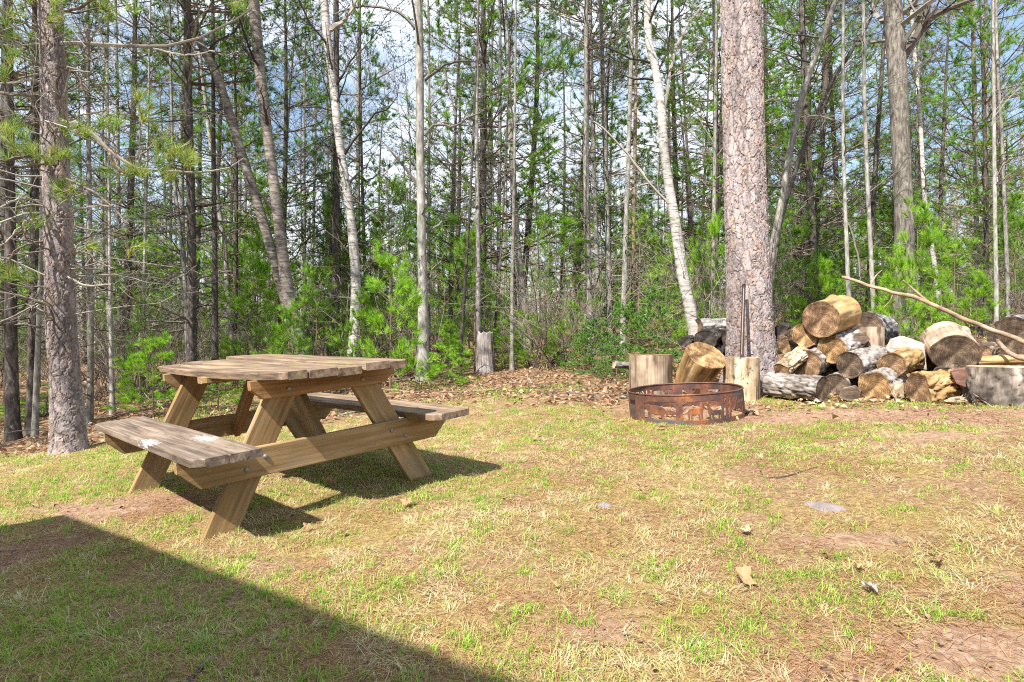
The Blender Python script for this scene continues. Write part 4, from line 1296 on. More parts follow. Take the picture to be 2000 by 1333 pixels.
YP = [
    ('bright', 0, 762, 8.3, 545, 165, 'brightest lime-green young pine behind the right half of the tabletop'),
    ('bright', 1, 700, 8.9, 600, 110, 'small lime-green pine between the S-bend birch and the brightest young pine'),
    ('pine', 0, 615, 8.2, 560, 130, 'deep green young pine behind the middle of the tabletop'),
    ('bright', 1, 556, 8.0, 628, 120, 'low bright pine peeping over the tabletop in front of the paired birches'),
    ('bright', 0, 500, 9.9, 510, 130, 'light green young pine left of the paired birches'),
    ('bright', 0, 300, 7.4, 690, 150, 'bright green bushy young pine between left bench and tabletop'),
    ('bright', 1, 425, 7.6, 735, 140, 'bright young pine seen under the tabletop between the legs'),
    ('pine', 1, 272, 8.8, 610, 70, 'small dark green pine above the left bench'),
    ('bright', 1, 880, 9.3, 650, 90, 'low lime-green seedling pine left of the thin leaning sapling'),
    ('bright', 0, 868, 8.4, 690, 90, 'low grassy-green pine by the right corner of the tabletop'),
    ('bright', 1, 985, 10.2, 640, 100, 'low lime pine right of the broken stump'),
    ('bright', 0, 1035, 10.3, 632, 120, 'low bright pine in front of the leaning whitish trunk'),
    ('pine', 0, 1090, 12.2, 468, 190, 'big dark green young pine left of the three fir trunks'),
    ('bright', 1, 1112, 9.9, 610, 90, 'bright seedling pine left of the dark fir bushes'),
    ('yellow', 0, 1245, 12.9, 455, 170, 'yellow-green young pine behind the three fir trunks'),
    ('yellow', 0, 1300, 11.2, 500, 150, 'yellow-green young pine left of the leaning paper birch'),
    ('bright', 0, 1385, 10.8, 480, 130, 'bright young pine between paper birch and thick red pine'),
    ('pine', 1, 1545, 11.2, 470, 170, 'dark green young pine right of the thick red pine'),
    ('bright', 0, 1600, 10.4, 540, 130, 'bright young pine above the topmost log'),
    ('pine', 0, 1680, 11.6, 470, 170, 'mid green young pine behind the two slender pale trunks'),
    ('bright', 1, 1790, 8.6, 445, 160, 'light green feathery pine in front of the big dark oak'),
    ('bright', 0, 1760, 7.9, 540, 110, 'low bright pine just above the fallen pole fork'),
    ('pine', 0, 1860, 9.6, 500, 160, 'green young pine right of the slim white birch'),
    ('bright', 1, 1905, 8.4, 560, 110, 'light green low pine behind the fallen pole'),
    ('pine', 1, 1985, 9.3, 455, 150, 'dark green young pine at the right edge'),
    ('pine', 0, 765, 10.6, 410, 170, 'tall dark green young pine right of the dark spruce'),
    ('bright', 1, 90, 9.2, 760, 130, 'yellow-green young pine in the gap behind the left red pine'),
    ('pine', 1, 640, 11.4, 420, 130, 'shaded young pine left of the dark spruce trunk'),
    ('pine', 1, 1440, 12.5, 470, 150, 'young pine mostly hidden by the thick red pine'),
    ('yellow', 0, 960, 13.8, 560, 120, 'yellowish young pine far back behind the slim straight grey trunk'),
    ('bright', 0, 30, 8.6, 800, 130, 'low green pine behind the shaded clump at far left'),
]
for k, yp in enumerate(YP):
    plant(*yp, seed=k)
for k, (px, D, tp, wpx, lb) in enumerate([
        (1165, 8.8, 640, 150, 'low bluish-green fir bush at the left of the bush row'), (1225, 8.6, 612, 150, 'bluish-green fir bush in front of the fir trunks'),
        (1285, 8.3, 590, 150, 'tallest bluish-green fir bush beside the paper birch'), (1140, 9.3, 655, 110, 'small fir bush next to the upturned root'),
        (1205, 7.9, 668, 120, 'lowest fir bush hanging over the leaves left of the upright round')]):
    plant('fir', k, px, D, tp, wpx, lb, 'fir_bush', 'bush', 'dark fir bushes at the edge of the wood', seed=k)


# ------------------------------------------------------------------ the wood behind: grown shapes, copied with their parts
def forest_kind(kind, seed):
    g = np.random.default_rng(seed)
    H = g.uniform(11, 15)
    r0 = {'bare': 0.055, 'dead': 0.07, 'pine': 0.095, 'birch': 0.075}[kind]
    b = g.normal(0, 0.25, 4)
    P = np.array([[0, 0, -0.15], [b[0] * 0.5, b[1] * 0.5, H * 0.3], [b[0] + b[2] * 0.3, b[1], H * 0.65], [b[0] + b[2], b[1] + b[3], H]])
    V, Qd, c, Pp, Rp = trunk_shape(P, np.array([r0, r0 * 0.85, r0 * 0.55, r0 * 0.12]), 8, 0.5, 'rough', seed, 0.4, 0.25)
    mt, mb, mf = MB(), MB(), MB()
    mt.add(V, Qd)
    global TWMIN
    TWMIN = 0.0032
    if kind == 'bare':
        bare_crown(g, mb, Pp, Rp, H * 0.16, H * 0.97, 42, (0.8, 2.6), 8, 5, 0, (10, 55), C_DEAD + C_BROWN[:1], 0.12)
    elif kind == 'birch':
        bare_crown(g, mb, Pp, Rp, H * 0.25, H * 0.97, 30, (0.8, 2.2), 8, 5, 0, (20, 60), C_DARK + C_BROWN, 0.05)
    elif kind == 'dead':
        dead_branches(g, mb, Pp, Rp, 0.8, H * 0.7, 110, (0.6, 2.0), (-20, 20), -0.05, 4, 2, C_DARK + C_DEAD, 0.2, 0.18, 0.016)
        pine_crown(g, mb, mf, Pp, Rp, H * 0.72, H * 0.98, 8, 1.4, GREENS['dark'] + GREENS['pine'], 0.12, 9, 6, 3, 0.010, (-15, 15), -0.05)
    else:
        dead_branches(g, mb, Pp, Rp, 1.0, H * 0.4, 36, (0.6, 1.8), (-10, 25), 0.0, 4, 2, C_DEAD, 0.2, 0.18, 0.018)
        pine_crown(g, mb, mf, Pp, Rp, H * 0.16, H * 0.98, 16, 2.6, GREENS['pine'] + GREENS['bright'][:2], 0.19, 26, 6, 2, 0.010, (0, 25), 0.12, True, 0.75, 0.85, (6, 60))
    TWMIN = 0.0016
    bark = {'bare': BARK_GREY, 'dead': BARK_DARK, 'pine': BARK_DARK, 'birch': BARK_PALE}[kind]
    return mt.mesh('trunk', bark, True), mb.mesh('branches', TWIG), (mf.mesh('needles', NEEDLE) if mf.n else None)


FK = {k: [forest_kind(k, 40 + 7 * i + q) for q in range(n)] for i, (k, n) in enumerate((('bare', 4), ('dead', 3), ('pine', 4), ('birch', 2)))}
LAB = {'bare': ('bare_tree', 'grey leafless tree standing deeper in the wood', 'tree', 'leafless trees deeper in the wood'),
       'dead': ('fir', 'tall dark fir with dead lower branches deeper in the wood', 'fir', 'dark firs deeper in the wood'),
       'pine': ('white_pine', 'tall soft-needled green pine deeper in the wood', 'pine tree', 'green pines deeper in the wood'),
       'birch': ('birch', 'pale birch with fine dark twigs deeper in the wood', 'birch', 'white birches deeper in the wood')}


def forest_tree(kind, x, y, s, rz, label=None):
    ms = FK[kind][int(abs(x * 7.3 + y * 3.1) * 10) % len(FK[kind])]
    nm, lb, ct, gr = LAB[kind]
    root = thing(nm, label or lb, ct, (x, y, float(G(x, y))), rz, None if label else gr)
    root.scale = (s * (0.85 + 0.3 * ((x * 13.7) % 1)), s * (0.85 + 0.3 * ((x * 13.7) % 1)), s)
    link('trunk', ms[0], root)
    tag(link('branches', ms[1], root), kind='stuff')
    if ms[2]:
        tag(link('needles', ms[2], root), kind='stuff')
    return root


g = np.random.default_rng(77)
placed = []
tries = 0
while len(placed) < 150 and tries < 20000:
    tries += 1
    y = 11.5 + 38 * g.uniform(0, 1) ** 1.5
    x = g.uniform(-1, 1) * (0.92 * y + 2)
    if any((x - p[0]) ** 2 + (y - p[1]) ** 2 < (0.9 + y * 0.012) ** 2 for p in placed):
        continue
    placed.append((x, y))
    u = g.uniform()
    pp = 0.11 if x / y < -0.1 else 0.19
    kind = 'pine' if u < pp else 'bare' if u < 0.52 else 'dead' if u < 0.88 else 'birch'
    if kind == 'pine' and y < 15:
        kind = 'bare'
    forest_tree(kind, x, y, g.uniform(0.7, 1.12), g.uniform(0, 6.28))
# green pines that carry the foliage seen above the table and right of the thick pine
for px, D, s, lb in ((545, 12.0, 0.62, 'green pine whose sprays hang behind the paired birches'), (940, 13.5, 0.95, 'tall green pine reaching the top of the picture in the middle'), (1575, 13.0, 0.8, 'dense tall green pine right of the thick red pine'),
                     (1010, 16.0, 0.9, 'green pine behind the slim straight trunks in the middle'), (1385, 14.5, 0.8, 'green pine half hidden left of the thick red pine'), (20, 9.5, 0.7, 'dark full pine at the left edge of the picture'),
                     (1660, 16.5, 0.9, 'tall green pine behind the slender pale trunks'), (1120, 15.0, 0.85, 'dark green pine behind the three fir trunks'), (240, 12.5, 0.8, 'green pine behind the gap left of the table'), (455, 11.0, 0.5, 'green pine between the black spruces and the paired birches'), (720, 12.5, 0.55, 'green pine between the dark spruce and the pale maple'),
                     (880, 14.0, 0.6, 'mid-sized green pine right of the pale maple'), (1195, 15.5, 0.75, 'green pine between two of the three fir trunks'), (1500, 12.0, 0.55, 'green pine touching the right side of the thick red pine'), (1830, 13.0, 0.6, 'green pine between the slim white birch and the big dark oak'), (1925, 12.0, 0.55, 'green pine behind the slim trunks at the right edge')):
    forest_tree('pine', (px - CX) / F * D, D, s, px * 0.7, lb)
# trees standing outside the picture on the left, which shade that side of the wood
for x, y, s in ((-9.0, 5.6, 0.75), (-10.5, 8.0, 0.85), (-8.6, 2.6, 0.7), (-11.8, 3.8, 0.8), (-12.5, 10.5, 0.85), (9.5, 4.6, 0.8), (11, 7.5, 0.9)):
    forest_tree('pine' if x < 0 else 'bare', x, y, s, x)

# more young pines among the trunks
g = np.random.default_rng(15)
n_ = 0
while n_ < 60:
    D = 10.5 + 14 * g.uniform()
    x = g.uniform(-1, 1) * 0.85 * D
    if abs(x / D * F + CX - 980) < 120 and g.uniform() < 0.6:
        continue
    kd = ('pine', 'bright', 'yellow', 'pine')[n_ % 4]
    px = CX + x / D * F
    hh = g.uniform(1.2, 3.4)
    z = float(G(x, D))
    plant(kd, n_, px, D, HY - (z + hh - CZ) / D * F, hh * g.uniform(0.6, 0.9) / D * F, 'green young pine scattered among the trunks of the wood', group='young pines scattered among the trunks', seed=n_)
    n_ += 1

# leafless shrubs between the trunks
def shrub(seed):
    g = np.random.default_rng(seed)
    mb = MB()
    n = 12
    O = g.normal(0, 0.12, (n, 3)) * [1, 1, 0]
    D_ = nrm(g.normal(0, 0.35, (n, 3)) + UP)
    P, Rr = grow(g, O - UP * 0.05, D_, g.uniform(0.8, 2.0, n), np.full(n, 0.008), 7, 0.2, 0.0)
    put_tubes(g, mb, P, Rr, 4, C_DEAD + C_BROWN)
    for k in (6, 4):
        O, D_, L2, R2 = children(g, P, Rr, k, 0.3, (25, 60), (0.3, 0.55), 0.65)
        P, Rr = grow(g, O, D_, L2, R2, 5, 0.2, 0.05)
        put_tubes(g, mb, P, Rr, 3, C_DEAD + C_BROWN + C_PALE)
    return mb.mesh('bare_shrub', TWIG)


SH = [shrub(300 + k) for k in range(4)]
g = np.random.default_rng(5)
for k in range(130):
    y = 9.5 + 22 * g.uniform() ** 1.4
    x = g.uniform(-1, 1) * (0.9 * y + 1)
    if y < np.interp(x, EDGE[:, 0], EDGE[:, 1]) + 2.6:
        continue
    o = link('bare_shrub', SH[k % 4])
    o.location = (x, y, float(G(x, y)))
    o.rotation_euler = (0, 0, g.uniform(0, 6.28))
    s = g.uniform(0.7, 1.5)
    o.scale = (s, s, s)
    tag(o, 'leafless grey-brown shrub among the trunks', 'shrub', 'leafless shrubs among the trunks')

# the far wood, one mass
def far_wood():
    g = np.random.default_rng(99)
    m = MB()
    n = 420
    r = g.uniform(48, 85, n)
    a = g.uniform(-0.95, 0.95, n)
    X, Y = r * np.sin(a), r * np.cos(a)
    H = g.uniform(9, 15, n)
    O = np.stack([X, Y, G(X, Y) - 0.2], -1)
    P, Rr = grow(g, O, np.broadcast_to(UP, (n, 3)), H, g.uniform(0.08, 0.2, n), 7, 0.05, 0.0, 0.1)
    put_tubes(g, m, P, Rr, 5, C_DEAD + C_PALE)
    O, D_, L2, R2 = children(g, P, Rr * 0.5, 22, 0.12, (35, 80), (0.12, 0.24), 0.5)
    P2, R2 = grow(g, O, D_, L2, np.maximum(R2, 0.012), 5, 0.15, 0.05)
    put_tubes(g, m, P2, R2, 3, C_DEAD + C_BROWN)
    O, D_, L3, R3 = children(g, P2, R2, 3, 0.2, (30, 65), (0.4, 0.7), 0.7)
    P3, R3 = grow(g, O, D_, L3, np.maximum(R3, 0.008), 3, 0.15, 0.05)
    put_tubes(g, m, P3, R3, 3, C_DEAD + C_BROWN)
    con = np.repeat(g.uniform(0, 1, n) < 0.2, 22)
    C, A = along(g, P2[con], 5, 0.2, 1)
    V, T, c = tufts(g, C, A, 10, 0.45, 0.05, (15, 80), pick(g, GREENS['pine'] + GREENS['dark'], len(C)))
    m.add(V, None, T, c)
    n = 900
    r = g.uniform(30, 75, n)
    a = g.uniform(-0.95, 0.95, n)
    X, Y = r * np.sin(a), r * np.cos(a)
    O = np.stack([X, Y, G(X, Y) - 0.1], -1)
    P, Rr = grow(g, O, nrm(g.normal(0, 0.15, (n, 3)) + UP), g.uniform(2.5, 8, n), g.uniform(0.02, 0.06, n), 6, 0.1, 0.0, 0.2)
    put_tubes(g, m, P, Rr, 4, C_DEAD + C_BROWN + C_PALE)
    O, D_, L2, R2 = children(g, P, Rr, 14, 0.08, (35, 75), (0.2, 0.42), 0.5)
    P2, R2 = grow(g, O, D_, L2, np.maximum(R2, 0.010), 5, 0.18, 0.05)
    put_tubes(g, m, P2, R2, 3, C_DEAD + C_BROWN)
    con = np.repeat(g.uniform(0, 1, n) < 0.28, 14)
    C, A = along(g, P2[con], 6, 0.1, 1)
    V, T, c = tufts(g, C, A, 9, 0.32, 0.035, (15, 80), pick(g, GREENS['pine'] + GREENS['bright'][:1], len(C)))
    m.add(V, None, T, c)
    tag(m.build('far_wood', TWIG), 'distant mass of leafless and evergreen trees closing the view', 'woods', None, 'stuff')


far_wood()

# ------------------------------------------------------------------ picnic table
tu = nrm(np.array([math.cos(TH), math.sin(TH), TA]))
tv = np.array([-math.sin(TH), math.cos(TH), TB])
tv = nrm(tv - tu * (tu @ tv))
tn = np.cross(tu, tv)
TM = np.eye(4)
TM[:3, 0], TM[:3, 1], TM[:3, 2], TM[:3, 3] = tu, tv, tn, (TX, TY, 0.0)
table = thing('picnic_table', 'weathered wooden picnic table with attached benches standing on the lawn', 'picnic table')
table.matrix_world = Matrix(TM.tolist())


def plank_mesh(L, Wd, T, mat, chamf=(), warp=None, shear=(0, 0), seed=0, bev=0.004, rough=0.0012):
    """a board along x; chamf: (end, side, along, across) corners cut off; shear: end cut slopes"""
    xs = np.unique(np.round(np.concatenate([np.linspace(-L / 2, L / 2, 25)] + [[e * (L / 2 - al)] for e, s, al, ac in chamf]), 5))
    n = len(xs)
    lo, hi = np.full(n, -Wd / 2), np.full(n, Wd / 2)
    for e, s, al, ac in chamf:
        d = np.clip(1 - (L / 2 - e * xs) / al, 0, 1) * ac
        if s > 0:
            hi = hi - d
        else:
            lo = lo + d
    prof = []
    for (sy, sz, ey, ez) in ((1, -1, 0, 1), (1, -1, -1, 0)):
        pass
    cs = [(1, -1, 0, bev), (1, 1, 0, -bev), (1, 1, -bev, 0), (-1, 1, bev, 0), (-1, 1, 0, -bev), (-1, -1, 0, bev), (-1, -1, bev, 0), (1, -1, -bev, 0)]
    V = np.zeros((n, 8, 3))
    for k, (sy, sz, dy, dz) in enumerate(cs):
        V[:, k, 0] = xs
        V[:, k, 1] = (hi if sy > 0 else lo) + dy
        V[:, k, 2] = sz * T / 2 + dz
    V[..., 0] += np.where(V[..., 0] > 0, shear[1], shear[0]) * V[..., 1] * np.abs(V[..., 0]) / (L / 2)
    q = V.reshape(-1, 3)
    nz = fbm(q * np.array([7, 40, 40]) + seed * 3.7, 3, seed) - 0.5
    V[..., 2] += (nz * rough * 4).reshape(n, 8)
    V[..., 1] += ((fbm(q * np.array([5, 30, 30]) + seed * 1.7 + 9, 3, seed) - 0.5) * rough * 3).reshape(n, 8)
    if warp:
        V[..., 2] += warp(V[..., 0], V[..., 1])
    i = np.arange(n * 8).reshape(n, 8)
    j = np.roll(i, -1, 1)
    Qd = np.stack([i[:-1], j[:-1], j[1:], i[1:]], -1).reshape(-1, 4)
    # proper outward winding and end caps
    return mesh_np('board', V.reshape(-1, 3), Qd[:, ::-1], ngons=[i[0], i[-1][::-1]], mat=mat)


def tpart(name, me, ctr, ax=(1, 0, 0), ay=(0, 1, 0), parent=None, label=None):
    ax, ay = nrm(np.array(ax, float)), np.array(ay, float)
    ay = nrm(ay - ax * (ax @ ay))
    M = np.eye(4)
    M[:3, 0], M[:3, 1], M[:3, 2], M[:3, 3] = ax, ay, np.cross(ax, ay), ctr
    me.name = name
    return tag(link(name, me, parent or table, Matrix(M.tolist())), label)


LT, ZT, ZB, BT = 1.876, 0.733, 0.417, 0.038
cw = 0.150
warps = [lambda x, y: -0.014 * np.clip(1 - (x / 0.85) ** 2, 0, 1) * (0.6 - y / 0.14) + 0.004, lambda x, y: 0.014 * np.clip(-x / 0.93, 0, 1), lambda x, y: -0.009 * np.clip(x / 0.93, -1, 1),
         lambda x, y: 0.004 + 0.024 * np.clip(-x / 0.93 * 0.6 + 0.4, 0, 1), lambda x, y: 0.026 * np.clip(-x / 0.93 * 0.5 + 0.5, 0, 1) - 0.003]
for k in range(5):
    v = -0.368 + 0.07 + (k - 0) * 0.149
    ch = []
    if k == 0:
        ch = [(1, -1, 0.05, 0.045), (-1, -1, 0.05, 0.045)]
    if k == 4:
        ch = [(1, 1, 0.05, 0.045), (-1, 1, 0.05, 0.045)]
    tpart('tabletop_board', plank_mesh(LT + (0, .012, -.01, .006, 0)[k], (0.140, 0.143, 0.139, 0.141, 0.140)[k], BT, DECK, ch, warps[k], seed=k), ((0, .006, -.012, .004, -.006)[k], v, ZT - BT / 2))
for s in (-1, 1):
    for k in (0, 1):
        v = s * (0.748 - 0.07 - k * 0.1425)
        ch = [(1, s, 0.05, 0.045), (-1, s, 0.05, 0.045)] if k == 0 else [(1, -s, 0.055, 0.04), (-1, -s, 0.05, 0.04)] if s > 0 else []
        tpart('bench_board', plank_mesh(1.885 + 0.01 * k, 0.140, BT, (DECK_PAINT2 if k == 0 else DECK_PAINT) if s < 0 else DECK, ch, seed=20 + k + s), (0.03 if s > 0 else 0, v, ZB - BT / 2), label=('bench board with a patch of flaking white paint' if k else 'outer bench board with white paint drips') if s < 0 else None)
RAILS = {}
for e in (-1, 1):
    uo = e * (0.70 - 0.019)
    ul = e * (0.70 - 0.038 - 0.019 - 0.001)
    mt = LUMBER_RED if e > 0 else LUMBER
    ra_ = tpart('tabletop_rail', plank_mesh(0.80, 0.095, 0.037, mt, [(1, -1, 0.06, 0.05), (-1, -1, 0.06, 0.05)], seed=31 + e), (uo, 0, 0.6945 - 0.0475), (0, 1, 0), (0, 0, 1))
    rb_ = tpart('bench_rail', plank_mesh(1.50, 0.142, 0.037, LUMBER, [(1, -1, 0.09, 0.088), (-1, -1, 0.09, 0.088)], seed=35 + e), (uo, 0.005, 0.3785 - 0.071), (0, 1, 0), (0, 0, 1))
    RAILS[e] = (ra_, rb_)
    for s in (-1, 1):
        a, b = np.array([ul, s * 0.588, -0.03]), np.array([ul, s * 0.188, 0.694])
        d = b - a
        L = np.linalg.norm(d)
        tan = d[1] / d[2]
        side = np.array([0, 1.0, 0])
        lw = 0.163 * d[2] / L
        # ends are cut level with the ground
        tpart('leg', plank_mesh(L, lw, 0.037, LUMBER, (), None, (tan, tan), seed=41 + e * 2 + s), (a + b) / 2, d, side)
    a, b = np.array([e * 0.645, 0.0, 0.262]), np.array([e * 0.235, 0.0, 0.675])
    tpart('brace', plank_mesh(np.linalg.norm(b - a), 0.09, 0.038, LUMBER_RED if e < 0 else LUMBER, seed=51 + e), (a + b) / 2, b - a, (0, 0, 1))
tpart('batten', plank_mesh(0.80, 0.088, 0.036, LUMBER, [(1, 1, 0.02, 0.02), (-1, 1, 0.02, 0.02)], seed=60), (0.0, 0, 0.6945 - 0.0185), (0, 1, 0), (1, 0, 0))


def bolt_mesh():
    m = MB()
    k, n = 5, 12
    a = np.arange(n) * 2 * math.pi / n
    rings = [(0.0125, 0.0), (0.0125, 0.003), (0.011, 0.006), (0.007, 0.0085)]
    V = np.array([[r * math.cos(t), r * math.sin(t), z] for r, z in rings for t in a] + [[0, 0, 0.0095]])
    i = np.arange(len(rings) * n).reshape(-1, n)
    j = np.roll(i, -1, 1)
    m.add(V, np.stack([i[:-1], j[:-1], j[1:], i[1:]], -1).reshape(-1, 4), [[i[-1, q], j[-1, q], len(V) - 1] for q in range(n)])
    return m.mesh('bolt', STEEL, True)


BOLT = bolt_mesh()
for e in (-1, 1):
    for rail, vc, zc, spots in ((RAILS[e][0], 0.0, 0.6945 - 0.0475, ((-0.215, 0.638), (0.20, 0.635))), (RAILS[e][1], 0.005, 0.3785 - 0.071, ((-0.355, 0.326), (-0.448, 0.283), (0.361, 0.327), (0.450, 0.282)))):
        for v, z in spots:
            tpart('bolt', BOLT, (v - vc, z - zc, e * 0.0178), (1, 0, 0), (0, e, 0), parent=rail)

# ------------------------------------------------------------------ fire ring
gn = nrm(np.array([-GX, -GY * 0.4, 1.0]))
rc = np.array([(1340 - CX) / F * 5.2, 5.2, 0])
rc[2] = float(G(rc[0], rc[1])) - 0.034
RR, RH = 0.472, 0.262
ring = thing('fire_ring', 'rusty round steel fire ring with deer and trees cut out of its band', 'fire ring')
RM = np.eye(4)
toc = nrm(np.array([-rc[0], -rc[1], 0]))
RM[:3, 2] = gn
RM[:3, 0] = nrm(toc - gn * (gn @ toc))
RM[:3, 1] = np.cross(RM[:3, 2], RM[:3, 0])
RM[:3, 3] = rc
ring.matrix_world = Matrix(RM.tolist())


def ring_solid(th0, z):
    th = th0
    """is there steel at this angle (0 faces the camera, + to the right) and height"""
    th = np.where(np.abs(th) > math.pi / 2, np.where(th > 0, th - math.pi, th + math.pi), th)
    x = 1002 + 683 * np.sin(th)
    y = 940 - z / 0.00069
    win = ((x > 537) & (x < 903) & (y > 632) & (y < 826)) | ((x > 978) & (x < 1398) & (y > 632) & (y < 832)) | ((x > 1398) & (x < 1655) & (y > 615) & (y < 832)) | ((x > 350) & (x < 425) & (y > 640) & (y < 690))
    s = ~win
    back = (np.abs(th0) > math.pi / 2) & ((y > 720) | (np.abs(x - 1100) < 60) | (x < 560) | (np.abs(x - 760) < 45))
    s = s | back

    def ell(cx, cy, rx, ry, rot=0):
        c, q = math.cos(rot), math.sin(rot)
        u, v = (x - cx) * c + (y - cy) * q, -(x - cx) * q + (y - cy) * c
        return (u / rx) ** 2 + (v / ry) ** 2 < 1

    def cap(x0, y0, x1, y1, r0, r1=None):
        r1 = r0 if r1 is None else r1
        dx, dy = x1 - x0, y1 - y0
        t = np.clip(((x - x0) * dx + (y - y0) * dy) / (dx * dx + dy * dy), 0, 1)
        return np.hypot(x - x0 - t * dx, y - y0 - t * dy) < r0 + (r1 - r0) * t
    for e in (ell(680, 725, 120, 52, 0.15), ell(575, 690, 42, 32), ell(835, 748, 70, 28, 0.1), cap(600, 760, 590, 830, 20), cap(740, 760, 760, 830, 20), cap(905, 690, 860, 640, 12, 5), cap(537, 640, 575, 632, 14),
              ell(1112, 738, 82, 42), cap(1170, 720, 1178, 655, 26, 16), ell(1192, 655, 26, 14), cap(1045, 760, 1036, 838, 13, 8), cap(1068, 760, 1064, 838, 12, 8), cap(1150, 760, 1150, 838, 12, 8), cap(1172, 755, 1176, 838, 12, 8),
              cap(978, 660, 1010, 640, 9), cap(978, 720, 1020, 690, 6),
              ell(1322, 762, 76, 30), cap(1272, 755, 1248, 684, 24, 14), ell(1240, 672, 24, 13), cap(1235, 665, 1215, 630, 5), cap(1250, 665, 1285, 632, 5), cap(1262, 652, 1262, 632, 4), cap(1265, 770, 1262, 838, 10, 6), cap(1292, 775, 1300, 838, 10, 6), cap(1366, 770, 1362, 838, 11, 6), cap(1388, 760, 1392, 838, 11, 6),
              cap(1408, 610, 1412, 840, 12), cap(1462, 610, 1458, 840, 15), cap(1508, 610, 1490, 840, 12), cap(1460, 720, 1520, 620, 7), cap(1410, 700, 1450, 620, 6), cap(1540, 640, 1560, 610, 5), cap(1560, 700, 1575, 610, 7),
              ell(1590, 722, 55, 34, -0.6), cap(1560, 745, 1530, 760, 12, 6), cap(1615, 745, 1625, 775, 14, 6), ell(1638, 690, 26, 15, -0.5), cap(1648, 610, 1640, 830, 7)):
        s = s | e
    return s


def ring_mesh():
    nth, nz = 760, 58
    th = (np.arange(nth + 1) / nth * 2 - 1) * math.pi
    zz = np.linspace(0, RH, nz + 1)
    tc_, zc = (th[:-1] + th[1:]) / 2, (zz[:-1] + zz[1:]) / 2
    T2, Z2 = np.meshgrid(tc_, zc)
    S = ring_solid(T2, Z2)
    i = np.arange((nz + 1) * (nth + 1)).reshape(nz + 1, nth + 1)
    i[:, -1] = i[:, 0]
    Qd = np.stack([i[:-1, :-1], i[:-1, 1:], i[1:, 1:], i[1:, :-1]], -1)[S]
    TT, Z3 = np.meshgrid(th, zz)
    dent = 0.006 * np.sin(TT * 2 + 1) + 0.004 * np.sin(TT * 5 + Z3 * 9)
    # +theta runs to the right as seen from the camera, i.e. against local y
    V = np.stack([(RR + dent) * np.cos(TT), (RR + dent) * np.sin(TT), Z3 - 0.01], -1).reshape(-1, 3)
    return mesh_np('band', V, Qd, mat=RUST, smooth=True)


ro = link('band', ring_mesh(), ring)
md = ro.modifiers.new('thickness', 'SOLIDIFY')
md.thickness = 0.004
md.offset = -1
a = np.linspace(-math.pi, math.pi, 121)
dent = 0.006 * np.sin(a * 2 + 1) + 0.004 * np.sin(a * 5 + RH * 9)
prof = [(-0.006, 0.0), (0.005, 0.0), (0.005, 0.012), (-0.006, 0.012)]
V = np.array([[(RR - 0.002 + dr + dent[q]) * math.cos(a[q]), (RR - 0.002 + dr + dent[q]) * math.sin(a[q]), RH - 0.0105 + dz] for q in range(120) for dr, dz in prof])
i = np.arange(480).reshape(120, 4)
k = np.roll(i, -1, 0)
Qd = np.concatenate([np.stack([i[:, q], k[:, q], k[:, (q + 1) % 4], i[:, (q + 1) % 4]], -1) for q in range(4)])
MB().add(V, Qd).build('rim', RUST, ring, True)
for q in (0, 1):
    t = np.linspace(0, 2 * math.pi, 22)
    cy = 1.0 * (RR + 0.03)
    P_ = np.stack([0.02 + 0.03 * q + 0.016 * np.sin(t), cy + 0.032 * np.cos(t) + 0.01 * q, 0.035 + 0.03 * np.sin(t + 0.4)], -1)[None]
    V, Qd = tubes(P_, np.full((1, 22), 0.006), 6)
    MB().add(V, Qd).build('handle', BLACKM, ring, True, None)

